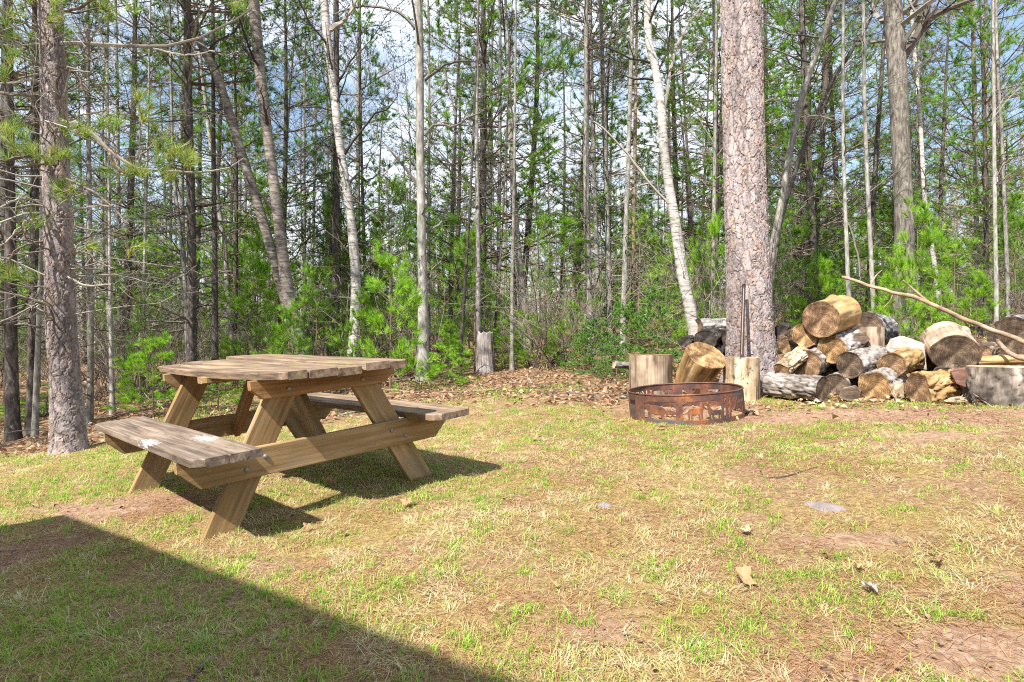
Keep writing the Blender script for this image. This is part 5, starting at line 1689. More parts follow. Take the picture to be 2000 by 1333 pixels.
# ------------------------------------------------------------------ firewood
def log_meshes(L, ra, rb, bark, cut_a, cut_b, seed, amp=0.010, style='bark', oval=1.0, knots=0, lump=0.09):
    sd = 64
    n = max(8, int(L / 0.018))
    th = np.arange(sd) * 2 * math.pi / sd
    x = np.linspace(0, L, n)
    cs, sn = np.cos(th), np.sin(th)
    shape = 1 + lump * 2 * (fbm(np.stack([cs * 1.6 + seed, sn * 1.6, cs * 0], -1), 3, seed) - 0.5)
    r = np.interp(x, [0, L], [ra, rb])[:, None] * shape[None]
    q = np.stack([np.broadcast_to(x[:, None], (n, sd)), np.broadcast_to(cs * ra, (n, sd)), np.broadcast_to(sn * ra, (n, sd))], -1)
    fur = np.ones((n, sd))
    if style == 'bark':
        f1, f2, c = worley(np.stack([q[..., 0] * 7, q[..., 1] * 19, q[..., 2] * 19], -1) + 1.1 * (fbm(q * 14, 3, seed)[..., None] - 0.5), seed)
        e = np.clip((f2 - f1) / 0.2, 0, 1)
        off = amp * 1.5 * (e - 1) + amp * 0.7 * c + amp * 1.6 * (fbm(q * np.array([14, 45, 45]), 4, seed) - 0.5)
        fur = 0.30 + 0.7 * e ** 0.8          # inner bark between the plates is darker
        fur = fur * (0.75 + 0.5 * c)
    else:
        fz = fbm(q * np.array([3, 34, 34]), 4, seed + 3)
        off = amp * 1.2 * (fbm(q * np.array([4, 14, 14]), 4, seed) - 0.5) - amp * 0.6 * np.clip((fz - 0.62) * 12, 0, 1)
        fur = 1 - 0.6 * np.clip((fz - 0.60) * 12, 0, 1)
    off = off * (0.35 + 0.65 * np.clip(np.minimum(x, L - x) / 0.035, 0, 1))[:, None]
    if knots:
        g = np.random.default_rng(seed)
        for _ in range(knots):
            kx, kt = g.uniform(0.15, 0.85) * L, g.uniform(0, 6.28)
            d2 = ((x[:, None] - kx) / 0.045) ** 2 + ((np.angle(np.exp(1j * (th[None] - kt)))) * ra / 0.045) ** 2
            off = off + 0.03 * np.exp(-d2)
    r = r + off
    V = np.stack([np.broadcast_to(x[:, None], (n, sd)), r * cs * oval, r * sn], -1)
    V[0, :, 0] += 0.006 * (fbm(np.stack([cs * 6, sn * 6, cs * 0], -1), 2, seed) - 0.5)
    i = np.arange(n * sd).reshape(n, sd)
    j = np.roll(i, -1, 1)
    Qd = np.stack([i[:-1], i[1:], j[1:], j[:-1]], -1).reshape(-1, 4)
    body = mesh_np('bark', V.reshape(-1, 3), Qd, col=np.repeat(fur.reshape(-1, 1), 3, 1), mat=bark, smooth=True)
    faces = []
    for end, mt in ((0, cut_a), (n - 1, cut_b)):
        rr = r[end]
        fr = np.array([1.0, 0.96, 0.85, 0.65, 0.42, 0.2])
        sgn = 1 if end == 0 else -1
        Vf = np.stack([np.broadcast_to(x[end], (6, sd)), fr[:, None] * rr * cs * oval * 0.995, fr[:, None] * rr * sn * 0.995], -1)
        qn = Vf * 22 + seed
        dep = 0.0 * qn[..., 0] + 0.002
        dep[0] = -0.001
        dep[1] = -0.002
        Vf = Vf.copy()
        Vf[..., 0] += sgn * dep
        Vf = np.vstack([Vf.reshape(-1, 3), [[x[end], 0, 0]]])
        i = np.arange(6 * sd).reshape(6, sd)
        j = np.roll(i, -1, 1)
        Qf = np.stack([i[:-1], i[1:], j[1:], j[:-1]], -1).reshape(-1, 4)
        T = np.stack([i[-1], np.full(sd, 6 * sd), j[-1]], -1)
        if end:
            Qf, T = Qf[:, ::-1], T[:, ::-1]
        else:
            Qf, T = Qf, T
        Qf, T = Qf[:, ::-1], T[:, ::-1]
        faces.append(mesh_np('cut_face', Vf, Qf, T, mat=mt, smooth=False))
    return body, faces


def log(label, fpx, D, rpx, gpx, L, bark, cut, seed, rb=None, amp=0.010, style='bark', oval=1.0, group=None, cat='log', name='firewood_log', knots=0, roll=0.0, cut_b=None, lump=0.09):
    """near face centre and radius in pixels at depth D; the other end lies on the sight line of gpx, L metres away"""
    a = at(fpx[0], fpx[1], D)
    o, d = np.array([0, 0, CZ]), nrm(at(gpx[0], gpx[1], 1) - np.array([0, 0, CZ]))
    bq, cq = 2 * d @ (o - a), (o - a) @ (o - a) - L * L
    disc = bq * bq - 4 * cq
    t = (-bq + math.sqrt(max(disc, 0))) / 2
    b = o + d * t
    ra = rpx * D / F
    body, faces = log_meshes(np.linalg.norm(b - a), ra, ra * (rb or 1.0), bark, cut, cut_b or cut, seed, amp, style, oval, knots, lump)
    M = frame_of(a, b)
    root = thing(name, label, cat, (0, 0, 0), 0, group)
    root.matrix_world = M @ Matrix.Rotation(roll, 4, 'X')
    link('bark', body, root)
    for f in faces:
        link('cut_face', f, root)
    return root


FG = 'firewood logs heaped beside the thick red pine'
log('long grey-barked log lying crosswise at the bottom left of the firewood heap', (1608, 760), 5.42, 25, (1503, 751), 0.53, LOG_GREY, CUT_DARK, 1, 1.0, 0.014, group=FG)
log('log tucked behind the right end of the long grey crosswise log', (1632, 755), 5.72, 25, (1655, 748), 0.42, LOG_GREY, CUT_DARK, 2, group=FG)
log('dark round-faced log with pale bark in the middle of the heap', (1659, 713), 5.66, 27, (1716, 700), 0.5, LOG_GREY, CUT_DARK, 3, group=FG)
log('blotchy orange-brown log face at the foot of the heap, centre', (1707, 757), 5.45, 31, (1742, 742), 0.45, LOG_GREY, CUT_ORANGE, 4, lump=0.2, group=FG)
log('brown log face with bark at its right, above the long grey crosswise log', (1574, 711), 5.9, 29, (1603, 700), 0.45, LOG_GREY, CUT_BROWN, 5, group=FG)
log('cracked orange log face right under the topmost log', (1624, 683), 5.85, 28, (1668, 668), 0.48, LOG_GREY, CUT_ORANGE, 6, group=FG)
log('biggest log on top of the heap, peeled and tan with orange patches', (1603, 624), 5.85, 36, (1645, 611), 0.52, LOG_ORANGE, CUT_BROWN, 7, 1.02, 0.006, 'peeled', group=FG, knots=2, lump=0.05)
log('tilted barked log leaning at the left shoulder of the heap', (1572, 655), 6.0, 23, (1548, 668), 0.40, LOG_BROWN, CUT_ORANGE, 8, lump=0.25, group=FG)
log('small reddish-brown round against the foot of the thick red pine', (1537, 676), 6.15, 17, (1533, 668), 0.35, LOG_BROWN, CUT_BROWN, 9, group=FG)
log('burnt black log end just right of the thick red pine', (1523, 651), 6.4, 16, (1532, 645), 0.35, LOG_BURNT, CUT_BLACK, 10, lump=0.25, group=FG)
log('thin split log with yellow lichen slanting down at the left of the heap', (1526, 722), 5.75, 13, (1568, 688), 0.42, LOG_SPALT, CUT_BROWN, 11, oval=1.3, lump=0.25, group=FG)
log('rotten brown log end beside the silvery split block', (1741, 715), 5.55, 27, (1778, 700), 0.42, LOG_ORANGE, CUT_BROWN, 12, lump=0.25, group=FG)
log('crumbling log with yellow splintered side at the front right of the heap', (1792, 761), 5.12, 30, (1868, 748), 0.42, LOG_ORANGE, CUT_BROWN, 13, 0.75, 0.02, lump=0.28, group=FG)
log('large peeled tan log with a big dark round face, right part of the heap', (1866, 690), 5.4, 36, (1846, 662), 0.55, LOG_TAN, CUT_DARK, 14, 1.05, 0.006, 'peeled', 1.18, group=FG, knots=2, lump=0.06)
log('rough grey log behind the upright pale-cut round', (1690, 640), 6.5, 30, (1722, 646), 0.4, LOG_PEBBLY, CUT_DARK, 15, 1.0, 0.014, oval=1.1, group=FG)
log('rough grey bark log at the right edge of the picture under the pole', (1980, 662), 6.2, 44, (2030, 655), 0.6, LOG_PEBBLY, CUT_DARK, 16, 1.0, 0.014, group=FG)
log('small brown log half hidden behind the large dark-faced log', (1918, 690), 5.95, 16, (1935, 682), 0.4, LOG_BROWN, CUT_BROWN, 17, group=FG)
log('long yellow debarked pole log lying level above the wide grey stump', (1906, 706), 5.5, 10, (2050, 700), 0.75, LOG_ORANGE, CUT_PALE, 18, 1.0, 0.004, 'peeled', group=FG)
log('low dark log under the large dark-faced log', (1842, 735), 5.35, 18, (1870, 722), 0.4, LOG_BROWN, CUT_DARK, 19, lump=0.25, group=FG)
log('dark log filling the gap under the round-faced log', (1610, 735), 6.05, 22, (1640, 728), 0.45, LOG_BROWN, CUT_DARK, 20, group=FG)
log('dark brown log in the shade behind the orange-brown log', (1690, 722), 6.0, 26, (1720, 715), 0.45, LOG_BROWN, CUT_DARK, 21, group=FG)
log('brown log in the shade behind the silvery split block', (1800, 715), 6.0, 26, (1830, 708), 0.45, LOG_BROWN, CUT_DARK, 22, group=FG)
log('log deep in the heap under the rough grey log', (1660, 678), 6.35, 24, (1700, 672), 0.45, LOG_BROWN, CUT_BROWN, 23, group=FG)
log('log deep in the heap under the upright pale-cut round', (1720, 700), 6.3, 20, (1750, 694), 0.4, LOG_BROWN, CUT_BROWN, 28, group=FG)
BG_ = 'logs behind the two rounds by the fire ring'
log('pale log thick with lichen lying left of the thick red pine', (1362, 640), 6.9, 18, (1440, 640), 0.55, LOG_LICHEN, CUT_DARK, 24, group=BG_)
log('black burnt log end above the tilted round', (1378, 663), 6.6, 18, (1395, 655), 0.4, LOG_BURNT, CUT_BLACK, 25, oval=1.25, group=BG_)
log('charred log end touching the left side of the thick red pine', (1408, 661), 6.75, 17, (1420, 655), 0.4, LOG_BURNT, CUT_BLACK, 26, group=BG_)
log('small charred log end left of the tilted round', (1338, 668), 6.7, 10, (1352, 664), 0.35, LOG_BURNT, CUT_BLACK, 27, oval=1.3, group=BG_)
log('charred log lying low behind the tilted round', (1395, 690), 6.6, 16, (1412, 684), 0.4, LOG_BURNT, CUT_BLACK, 30, group=BG_)
log('thin grey branch log lying on the leaves left of the upright round', (1199, 712), 6.5, 7, (1262, 716), 0.4, LOG_GREY, CUT_PALE, 29, 1.0, 0.004, group=BG_)


def upright(label, px, D, top_py, rpx, h, bark, cut, seed, tilt=(0, 0), amp=0.006, style='peeled', name='wood_round', cat='wood round', rb=1.0, lump=0.06, group=None):
    top = at(px, top_py, D + rpx * D / F * 0.0)
    up = nrm(np.array([tilt[0], tilt[1], 1.0]))
    r = rpx * D / F
    body, faces = log_meshes(h, r, r * rb, bark, cut, cut, seed, amp, style, 1.0, 0, lump)
    root = thing(name, label, cat, (0, 0, 0), 0, group)
    root.matrix_world = frame_of(top, top - up * h, np.array([0, 1.0, 0]))
    link('bark', body, root)
    for f in faces:
        link('cut_face', f, root)
    return root


upright('upright pale tan round standing behind the left of the fire ring', 1271, 6.05, 693, 41, 0.46, LOG_TAN, CUT_BROWN, 41)
upright('tilted yellow wood round with a rotten top leaning behind the fire ring', 1378, 5.85, 693, 39, 0.36, LOG_ORANGE, CUT_ORANGE, 42, (0.28, -0.80), 0.016, rb=0.86, lump=0.14)
upright('spalted chopping block in front of the thick red pine, holding the iron bar', 1448, 5.85, 698, 34, 0.42, LOG_SPALT, CUT_PALE, 43, amp=0.007, name='chopping_block', cat='chopping block')
upright('upright pale-cut round standing on the heap right of the topmost log', 1703, 6.05, 639, 22, 0.27, LOG_TAN, CUT_PALE, 44, amp=0.005)
upright('wide grey stump patched with bark and lichen at the right edge', 1968, 5.0, 716, 66, 0.38, LOG_STUMP, CUT_PALE, 45, style='bark', amp=0.018, rb=1.08, lump=0.16)


def wedge(label, pts_front, D0, D1, mat, name, cat, seed, cut=None):
    """a split block: outline in pixels at D0, extruded back to D1 with a rough surface"""
    g = np.random.default_rng(seed)
    A = np.array([at(px, py, D0) for px, py in pts_front])
    B = A + (D1 - D0) * nrm(np.array([0.45, 0.89, 0.02]))
    n = len(A)
    c = A[0].copy()
    m = MB()
    K = 9
    rings = [A * (1 - t) + B * t + g.normal(0, 0.006, (n, 3)) for t in np.linspace(0, 1, K)]
    V = np.concatenate(rings)
    i = np.arange(K * n).reshape(K, n)
    j = np.roll(i, -1, 1)
    m.add(V, np.stack([i[:-1], j[:-1], j[1:], i[1:]], -1).reshape(-1, 4), N=[i[0][::-1], i[-1]])
    o = m.build(name, mat, None, False, c)
    o.location = tuple(c)
    return tag(o, label, cat, FG)


wedge('silvery split block with a flat white side, left of the large dark-faced log', [(1735, 688), (1748, 665), (1768, 659), (1795, 668), (1809, 674), (1811, 722), (1780, 716), (1757, 705)], 5.72, 6.1, LOG_SILVER, 'split_block', 'split log', 3)
wedge('small triangular split piece wedged low beside the blotchy orange-brown log', [(1738, 772), (1748, 752), (1762, 748), (1772, 762), (1770, 776), (1752, 781)], 5.28, 5.62, LOG_SPALT, 'split_block', 'split log', 13)
wedge('dark split piece lying at the foot of the round-faced log', [(1640, 776), (1650, 762), (1672, 757), (1684, 766), (1680, 780), (1658, 784)], 5.36, 5.6, LOG_BROWN, 'split_block', 'split log', 14)
wedge('brown split slab resting on top of the cracked orange log', [(1660, 668), (1672, 652), (1690, 650), (1698, 662), (1688, 672)], 5.9, 6.2, LOG_BROWN, 'split_block', 'split log', 15)
wedge('flat pale splinter of wood on the ground in front of the heap', [(1850, 786), (1858, 779), (1880, 778), (1890, 783), (1872, 788)], 4.95, 5.08, LOG_SPALT, 'split_block', 'split log', 16)
wedge('reddish slab of bark propped under the large dark-faced log', [(1858, 728), (1866, 722), (1888, 721), (1893, 735), (1894, 752), (1880, 757), (1868, 748)], 5.05, 5.12, LOG_REDBARK, 'bark_slab', 'bark', 4)
wedge('pale splintered shard of wood standing at the foot of the paper birch', [(1349, 628), (1356, 624), (1366, 640), (1368, 652), (1360, 658), (1352, 652)], 6.9, 6.98, LOG_SILVER, 'wood_shard', 'wood shard', 5)


def stick(label, pts, mat, name, cat, side=(), seed=0, sides=9):
    g = np.random.default_rng(seed)
    P = np.array([at(p[0], p[1], p[3]) for p in pts])
    rr = np.array([p[2] / 2 * p[3] / F for p in pts])
    V, Qd, c, _, _ = trunk_shape(P, rr, sides, 0.05, 'rough', seed, 0.0)
    n = len(V) // sides
    m = MB()
    m.add(V, Qd, N=[list(range(sides)), list(range((n - 1) * sides, n * sides))[::-1]])
    for sp2 in side:
        P = np.array([at(p[0], p[1], p[3]) for p in sp2])
        rr = np.array([p[2] / 2 * p[3] / F for p in sp2])
        V, Qd, c, _, _ = trunk_shape(P, rr, 7, 0.05, 'rough', seed + 1, 0.0)
        m.add(V, Qd)
    base = at(pts[-1][0], pts[-1][1], pts[-1][3])
    o = m.build(name, mat, None, True, base)
    o.location = tuple(base)
    return tag(o, label, cat)


stick('long peeled pole with a forked grey twig slanting across the right of the heap', [(1645, 541, 5.6, 6.5), (1672, 548, 6.4, 6.4), (1700, 560, 6.4, 6.3), (1725, 564, 6.4, 6.2), (1745, 573, 6.4, 6.15), (1772, 576, 8.0, 6.05), (1797, 583, 9.6, 6.0), (1818, 594, 8.0, 5.95), (1848, 606, 8.0, 5.88), (1880, 623, 8.8, 5.8), (1915, 634, 8.0, 5.7), (1940, 647, 9.6, 5.65), (1970, 654, 8.8, 5.57), (2000, 669, 10.4, 5.5), (2060, 692, 10.4, 5.4)],
      mat_log('peeled_pole', (0.36, 0.265, 0.18), (0.16, 0.125, 0.10), (0.47, 0.36, 0.25), stretch=(2, 2, 14)), 'fallen_pole', 'branch', [[(1700, 559, 3, 6.3), (1708, 540, 2.4, 6.32), (1722, 528, 1.5, 6.34)], [(1880, 623, 3, 5.8), (1893, 640, 2.4, 5.8), (1896, 655, 1.4, 5.8)], [(1745, 573, 2.6, 6.15), (1738, 590, 1.8, 6.15), (1726, 600, 1.2, 6.15)], [(1812, 590, 5.6, 5.97), (1785, 566, 4.8, 6.0), (1763, 547, 3.2, 6.02)]], 3)
stick('short brown branch stub poking up beside the yellow pole log', [(1946, 664, 8, 5.5), (1960, 680, 9, 5.45), (1978, 696, 10, 5.4), (2010, 702, 10, 5.35)], LOG_TAN, 'branch', 'branch', (), 5)
stick('dark stick propped in front of the wide grey stump', [(1888, 742, 5, 5.05), (1898, 772, 5, 4.9), (1915, 803, 5, 4.78)], LOG_BURNT, 'stick', 'stick', [[(1893, 760, 3, 4.95), (1920, 778, 3, 4.9), (1945, 797, 3, 4.8)]], 6)
stick('brown stick fanning out right of the dark propped stick', [(1896, 766, 4, 5.0), (1925, 785, 4, 4.88), (1953, 808, 4, 4.75)], LOG_BROWN, 'stick', 'stick', (), 7)
stick('dark iron bar standing on the chopping block against the thick red pine', [(1453, 556, 6.5, 6.05), (1451, 620, 7, 5.93), (1448.5, 699, 7.5, 5.8)], IRON, 'iron_bar', 'iron bar', (), 8, 12)
q_ = ground_at(1535, 925)
stick('thin dark twig lying curved on the lawn in front of the heap', [(1478, 903, 3, ground_at(1478, 903)[1] - 0.01), (1488, 930, 4, ground_at(1488, 930)[1] - 0.02), (1505, 936, 4, ground_at(1505, 936)[1] - 0.02), (1540, 930, 4, ground_at(1540, 930)[1] - 0.02), (1598, 912, 3, ground_at(1598, 912)[1] - 0.02)], LOG_BURNT, 'twig', 'twig', (), 9, 6)
stick('weathered grey stick lying in the shaded grass at the bottom left', [(412, 1284, 7, ground_at(412, 1284)[1] - 0.02), (395, 1303, 12, ground_at(395, 1303)[1] - 0.03), (368, 1331, 14, ground_at(368, 1331)[1] - 0.03)], LOG_GREY, 'stick', 'stick', (), 10)

# flat stone and the few leaves on the lawn that show singly
def pebble(label, px, py, wpx, hpx, mat, seed, th=0.03):
    c = ground_at(px, py)
    D = c[1]
    bm_n, bm_m = 10, 22
    ph = np.linspace(0, math.pi, bm_n)
    t = np.arange(bm_m) * 2 * math.pi / bm_m
    rx, ry = wpx / 2 * D / F, hpx / 2 * D / F / 0.2
    V = np.stack([np.sin(ph)[:, None] * np.cos(t) * rx, np.sin(ph)[:, None] * np.sin(t) * ry, np.cos(ph)[:, None] * np.ones(bm_m) * th], -1).reshape(-1, 3)
    V *= (1 + 1.1 * (fbm(V * 14 + seed, 4, seed) - 0.5))[:, None]
    i = np.arange(bm_n * bm_m).reshape(bm_n, bm_m)
    j = np.roll(i, -1, 1)
    o = MB().add(V, np.stack([i[:-1], i[1:], j[1:], j[:-1]], -1).reshape(-1, 4)).build('stone', mat, None, True)
    o.location = (c[0], c[1], c[2] - th * 0.55)
    return tag(o, label, 'stone')


pebble('flat pale pinkish stone sunk in the lawn between fire ring and bottom right', 1615, 988, 95, 13, STONE, 3, 0.022)
pebble('small grey stone half sunk in the lawn in front of the fire ring', 1180, 985, 30, 7, STONE, 4, 0.014)


def leaf_mesh(seed, lob=5):
    g = np.random.default_rng(seed)
    n = 28
    t = np.arange(n) * 2 * math.pi / n
    r = 0.5 + 0.13 * np.cos(lob * t) + g.normal(0, 0.05, n)
    x, y = r * np.cos(t), r * np.sin(t) * 0.75
    z = 0.5 * np.abs(y) + 0.16 * np.sin(x * 5) + g.normal(0, 0.015, n)
    V = np.vstack([np.stack([x, y, z], -1), [[0, 0, 0.0]]])
    return mesh_np('leaf', V, None, [[k, (k + 1) % n, n] for k in range(n)], col=np.array([1.0, 1, 1]), mat=LEAFM)


def lone_leaf(label, px, py, wpx, col, seed, tilt=0.3):
    c = ground_at(px, py)
    me = leaf_mesh(seed)
    a = me.color_attributes['Col']
    cc = np.ones((len(me.vertices), 4), np.float32)
    cc[:, :3] = np.array(col) * np.random.default_rng(seed).uniform(0.75, 1.2, (len(cc), 1))
    a.data.foreach_set('color', cc.ravel())
    o = link('leaf', me)
    s = wpx * c[1] / F
    o.scale = (s, s, s)
    o.location = (c[0], c[1], c[2] + 0.025)
    g = np.random.default_rng(seed)
    o.rotation_euler = (g.normal(0, tilt), g.normal(0, tilt) , g.uniform(0, 6.28))
    return tag(o, label, 'leaf')


for k, (px, py, wp, col, lb) in enumerate([
        (1452, 1146, 44, (0.40, 0.25, 0.13), 'large curled tan leaf lying on the lawn at lower right'), (1700, 1166, 32, (0.30, 0.285, 0.27), 'whitish leaf lying on the lawn right of the large tan leaf'),
        (795, 992, 26, (0.46, 0.26, 0.13), 'reddish tan leaf in the grass right of the table shadow'), (1458, 1050, 24, (0.48, 0.30, 0.19), 'brown leaf in the middle of the right lawn'),
        (1830, 1105, 34, (0.36, 0.22, 0.12), 'brown curled leaf on bare soil at the right'), (1675, 1122, 26, (0.56, 0.36, 0.17), 'orange leaf above the whitish leaf'),
        (672, 1050, 14, (0.2, 0.12, 0.07), 'small dark leaf near the building shadow'), (598, 1040, 16, (0.42, 0.25, 0.13), 'small tan leaf right of the front table leg'),
        (645, 950, 20, (0.40, 0.2, 0.1), 'reddish leaf in the green grass under the table'), (1290, 842, 16, (0.38, 0.22, 0.13), 'brown leaf just in front of the fire ring'),
        (1048, 862, 16, (0.36, 0.22, 0.12), 'brown leaf on the lawn left of the fire ring'), (415, 862, 14, (0.3, 0.18, 0.1), 'brown leaf under the tabletop')]):
    lone_leaf(lb, px, py, wp, col, 70 + k)

# ------------------------------------------------------------------ grass, straw and leaf litter
g = np.random.default_rng(2024)


def near_table(x, y):
    return np.exp(-(((x + 1.0) / 1.1) ** 2 + ((y - 3.5) / 1.0) ** 2))  # soft bump round the table, where the grass grows greener


def green_w(x, y):
    n1 = fbm(np.stack([x * 1.1, y * 1.1, x * 0], -1), 3, 51)
    n2 = fbm(np.stack([x * 8, y * 8, x * 0], -1), 3, 52)
    b = 0.10 * near_table(x, y) + 0.05 * np.clip(-x / 2, 0, 1) - 0.03 * np.clip(x / 2, 0, 1)
    return np.clip((n1 * 0.5 + n2 * 0.5 - 0.50 + b) * 10 + 0.50, 0, 1)


def blades(n, ymin, ymax, keepf, ln, wd, lean, bend, colf, name, seg=2, zoff=0.0, clump=1, csp=0.0, coh=9.0):
    nc = n // clump
    y = g.uniform(ymin, ymax, nc)
    x = g.uniform(-1, 1, nc) * (0.92 * y + 0.7)
    k = g.uniform(0, 1, nc) < keepf(x, y)
    x, y = x[k], y[k]
    num = g.integers(max(1, clump // 2), clump * 3 // 2 + 1, len(x)) if clump > 1 else np.ones(len(x), int)
    cid = np.repeat(np.arange(len(x)), num)
    size_ = g.uniform(0.6, 1.25, len(x))[cid]
    caz = g.uniform(0, 2 * math.pi, len(x))[cid]
    M = len(cid)
    sp3 = csp * g.uniform(0.5, 1.5, len(x))[cid]
    x, y = x[cid] + g.normal(0, 1, M) * sp3, y[cid] + g.normal(0, 1, M) * sp3
    z = G(x, y) + 0.022 * (fbm(np.stack([x * 5, y * 5, x * 0], -1), 4, 3) - 0.5) * np.clip(1.3 - np.hypot(x, y - 4) / 12, 0, 1) + 0.03 * (fbm(np.stack([x, y, x * 0], -1), 2, 4) - 0.5) * np.clip(1.3 - np.hypot(x, y - 4) / 12, 0, 1) + zoff
    az = caz + g.normal(0, coh, M)
    el = R(g.uniform(lean[0], lean[1], M))
    L = g.uniform(ln[0], ln[1], M) * size_
    h = np.stack([np.cos(az), np.sin(az), np.zeros(M)], -1)
    d = h * np.cos(el)[:, None] + UP * np.sin(el)[:, None]
    sd = np.stack([-np.sin(az), np.cos(az), np.zeros(M)], -1)
    wv = sd * (g.uniform(wd[0], wd[1], M) * (0.75 + 0.1 * y))[:, None] * 0.5
    B = np.stack([x, y, z], -1) - UP * 0.003
    bd = g.uniform(bend[0], bend[1], M)[:, None]
    twist = sd * g.normal(0, 0.25, M)[:, None]
    mid = B + d * (L * 0.55)[:, None]
    tip = mid + nrm(d + h * bd - UP * bd * 0.8 + twist) * (L * 0.45)[:, None]
    tip[:, 2] = np.maximum(tip[:, 2], z + 0.003)
    V = np.stack([B - wv, B + wv, mid + wv * 0.8, mid - wv * 0.8, tip], 1).reshape(-1, 3)
    i = np.arange(M)[:, None] * 5
    Qd = i + np.array([[0, 1, 2, 3]])
    T = i + np.array([[3, 2, 4]])
    cc_ = colf(x, y, M)
    if clump > 1:
        cc_ = 0.45 * cc_ + 0.55 * colf(x, y, int(cid.max()) + 1)[cid]
    c = np.repeat(cc_, 5, 0)
    me = mesh_np(name, V, Qd, T, col=c, mat=GRASSM)
    return link(name, me)


def lawn_keep(x, y):
    return lawn_w(x, y) * (1 - 0.93 * dirt_w(x, y))


GR = np.array([(0.17, 0.33, 0.03), (0.25, 0.44, 0.045), (0.36, 0.50, 0.08), (0.44, 0.50, 0.13), (0.13, 0.27, 0.03)])
ST = np.array([(0.56, 0.47, 0.23), (0.68, 0.61, 0.38), (0.42, 0.30, 0.13), (0.52, 0.49, 0.17), (0.62, 0.56, 0.40)])
YG = np.array([(0.46, 0.46, 0.11), (0.56, 0.53, 0.17), (0.40, 0.44, 0.08), (0.60, 0.52, 0.24)])
PN = np.array([(0.36, 0.19, 0.09), (0.46, 0.28, 0.15), (0.27, 0.14, 0.07), (0.52, 0.34, 0.19)])
tag(blades(260000, 1.25, 8.6, lambda x, y: lawn_keep(x, y) * (0.04 + 0.96 * green_w(x, y) ** 1.4), (0.014, 0.048), (0.0018, 0.0034), (32, 86), (0.1, 0.9), lambda x, y, M: pick(g, GR, M), 'grass', clump=14, csp=0.016), kind='stuff')
tag(blades(130000, 1.25, 8.6, lambda x, y: lawn_keep(x, y) * (0.12 + 0.88 * green_w(x, y)), (0.012, 0.04), (0.0016, 0.003), (30, 88), (0.1, 0.9), lambda x, y, M: pick(g, GR, M), 'grass'), kind='stuff')
tag(blades(330000, 1.25, 8.6, lambda x, y: lawn_keep(x, y) * np.clip(1.0 - 0.5 * green_w(x, y), 0, 1) * (0.10 + 0.90 * (fbm(np.stack([x * 3.2, y * 3.2, x * 0], -1), 3, 61) > 0.48 + 0.035 * np.clip(x / 2, 0, 1))), (0.03, 0.085), (0.0014, 0.0028), (2, 40), (0.2, 1.6), lambda x, y, M: pick(g, ST, M), 'dry_grass', clump=16, csp=0.02, coh=0.7), kind='stuff')
tag(blades(210000, 1.25, 8.6, lambda x, y: lawn_keep(x, y) * (0.55 + 0.45 * green_w(x, y)), (0.02, 0.055), (0.0014, 0.0026), (1, 35), (0.2, 1.6), lambda x, y, M: pick(g, YG, M), 'dry_grass'), kind='stuff')
tag(blades(270000, 1.25, 8.6, lambda x, y: np.clip(lawn_w(x, y) * (0.6 + 0.4 * np.clip(x / 1.5, 0, 1)) + dirt_w(x, y) * 0.6, 0, 1) * (0.25 + 0.75 * (fbm(np.stack([x * 2.7 + 9, y * 2.7, x * 0], -1), 3, 66) > 0.49)), (0.04, 0.10), (0.0014, 0.0026), (1, 14), (0.0, 0.5), lambda x, y, M: pick(g, PN, M), 'fallen_needles', zoff=0.004), kind='stuff')


def litter(n, ymin, ymax, keepf, size, cols, name, seed, up=0.0):
    g = np.random.default_rng(seed)
    y = g.uniform(ymin, ymax, n)
    x = g.uniform(-1, 1, n) * (0.9 * y + 0.8)
    k = g.uniform(0, 1, n) < keepf(x, y)
    x, y = x[k], y[k]
    M = len(x)
    z = G(x, y) + g.uniform(0.004, 0.03, M) + up
    az = g.uniform(0, 2 * math.pi, M)
    a = np.stack([np.cos(az), np.sin(az), g.normal(0, 0.35, M)], -1)
    b = np.stack([-np.sin(az), np.cos(az), g.normal(0, 0.35, M)], -1)
    s = (size[0] * 0.6 + (size[1] * 1.25 - size[0] * 0.6) * g.uniform(0, 1, M) ** 2)[:, None]
    O = np.stack([x, y, z], -1)
    fold = UP * (s * g.uniform(0.0, 0.35, (M, 1)))
    V = np.stack([O - a * s * 0.5, O - b * s * 0.3 - a * s * 0.1 + fold, O + a * s * 0.1 - b * s * 0.28 + fold, O + a * s * 0.5, O + a * s * 0.1 + b * s * 0.28 + fold, O + b * s * 0.3 - a * s * 0.1 + fold], 1).reshape(-1, 3)
    V[:, 2] = np.maximum(V[:, 2], np.repeat(G(x, y), 6) + 0.002)
    i = np.arange(M)[:, None] * 6
    Qd = np.concatenate([i + np.array([[0, 1, 2, 3]]), i + np.array([[0, 3, 4, 5]])])
    c = np.repeat(pick(g, cols, M) * g.uniform(0.7, 1.15, (M, 1)), 6, 0)
    return tag(link(name, mesh_np(name, V, Qd, col=c, mat=LEAFM)), kind='stuff')


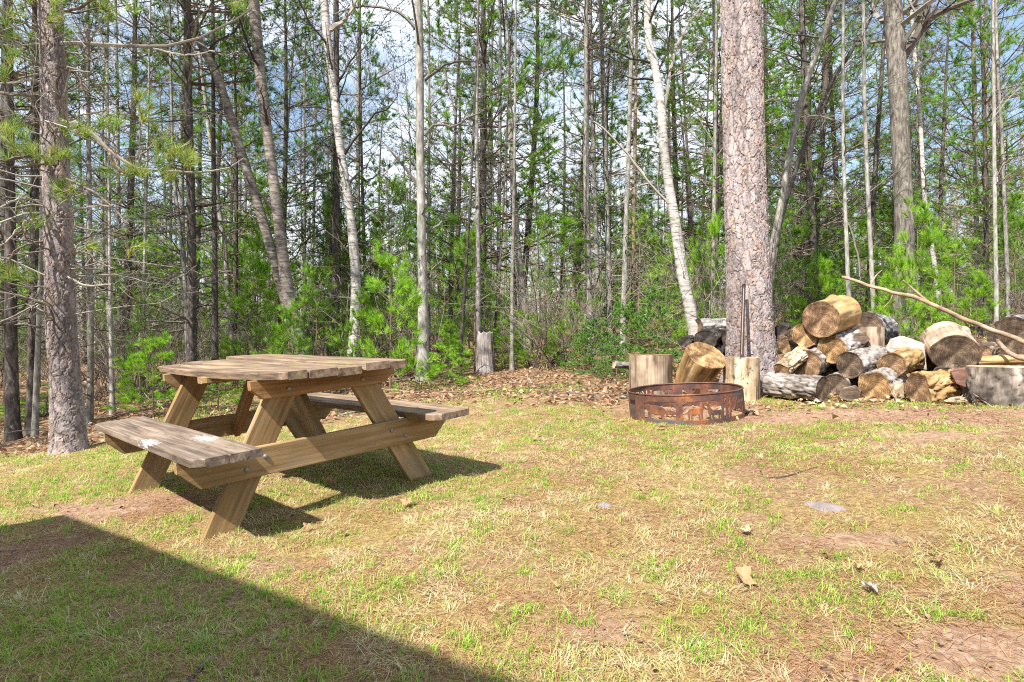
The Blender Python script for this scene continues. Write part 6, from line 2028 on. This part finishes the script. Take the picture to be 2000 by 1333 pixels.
LC = [(0.40, 0.23, 0.12), (0.28, 0.15, 0.08), (0.52, 0.36, 0.22), (0.20, 0.11, 0.065), (0.58, 0.44, 0.30), (0.34, 0.21, 0.13)]
litter(64000, 4.5, 20, lambda x, y: np.clip(1 - lawn_w(x, y) * 1.02, 0, 1) * (0.25 + 0.75 * (fbm(np.stack([x * 0.9, y * 0.9, x * 0], -1), 3, 71) > 0.42)), (0.025, 0.062), LC, 'leaf_litter', 8)
inring = lambda x, y: (np.hypot(x - rc[0], y - rc[1]) < RR - 0.03) * 1.0
litter(800, 4.6, 5.8, lambda x, y: inring(x, y), (0.03, 0.07), LC, 'leaf_litter', 9)
litter(14000, 1.3, 8, lambda x, y: lawn_w(x, y) * 0.12 + 0.6 * dirt_w(x, y), (0.006, 0.022), [(0.24, 0.14, 0.08), (0.14, 0.085, 0.055), (0.32, 0.21, 0.13), (0.12, 0.09, 0.07)], 'leaf_crumbs', 10)
pile = lambda x, y: np.exp(-(((x - 3.2) / 1.3) ** 2 + ((y - 5.35) / 0.42) ** 2))
litter(9000, 4.4, 6.5, lambda x, y: pile(x, y), (0.02, 0.06), [(0.55, 0.40, 0.24), (0.42, 0.26, 0.14), (0.30, 0.18, 0.11), (0.66, 0.54, 0.38)], 'wood_chips', 11)
# sparse grass in the leaves behind the lawn
tag(blades(60000, 5.0, 12, lambda x, y: np.clip(1 - lawn_w(x, y), 0, 1) * (fbm(np.stack([x * 0.8, y * 0.8, x * 0], -1), 3, 81) > 0.56) * np.where(x > 0.9, 0.04, 0.8), (0.03, 0.09), (0.003, 0.006), (40, 88), (0.1, 0.9), lambda x, y, M: pick(g, GR, M) * 0.8, 'grass'), kind='stuff')
# dead sticks on the forest floor
g2 = np.random.default_rng(31)
m = MB()
n = 260
y = g2.uniform(6.2, 13, n)
x = g2.uniform(-1, 1, n) * 0.9 * y
ok = lawn_w(x, y) < 0.05
x, y = x[ok], y[ok]
n = len(x)
az = g2.uniform(0, 6.28, n)
P_, R_ = grow(g2, np.stack([x, y, G(x, y) + 0.02], -1), np.stack([np.cos(az), np.sin(az), g2.uniform(-0.02, 0.12, n)], -1), g2.uniform(0.2, 1.1, n), g2.uniform(0.004, 0.012, n), 6, 0.15, 0.0, 0.4)
put_tubes(g2, m, P_, R_, 5, C_DEAD + C_PALE + C_BROWN)
tag(m.build('fallen_sticks', TWIG), kind='stuff')
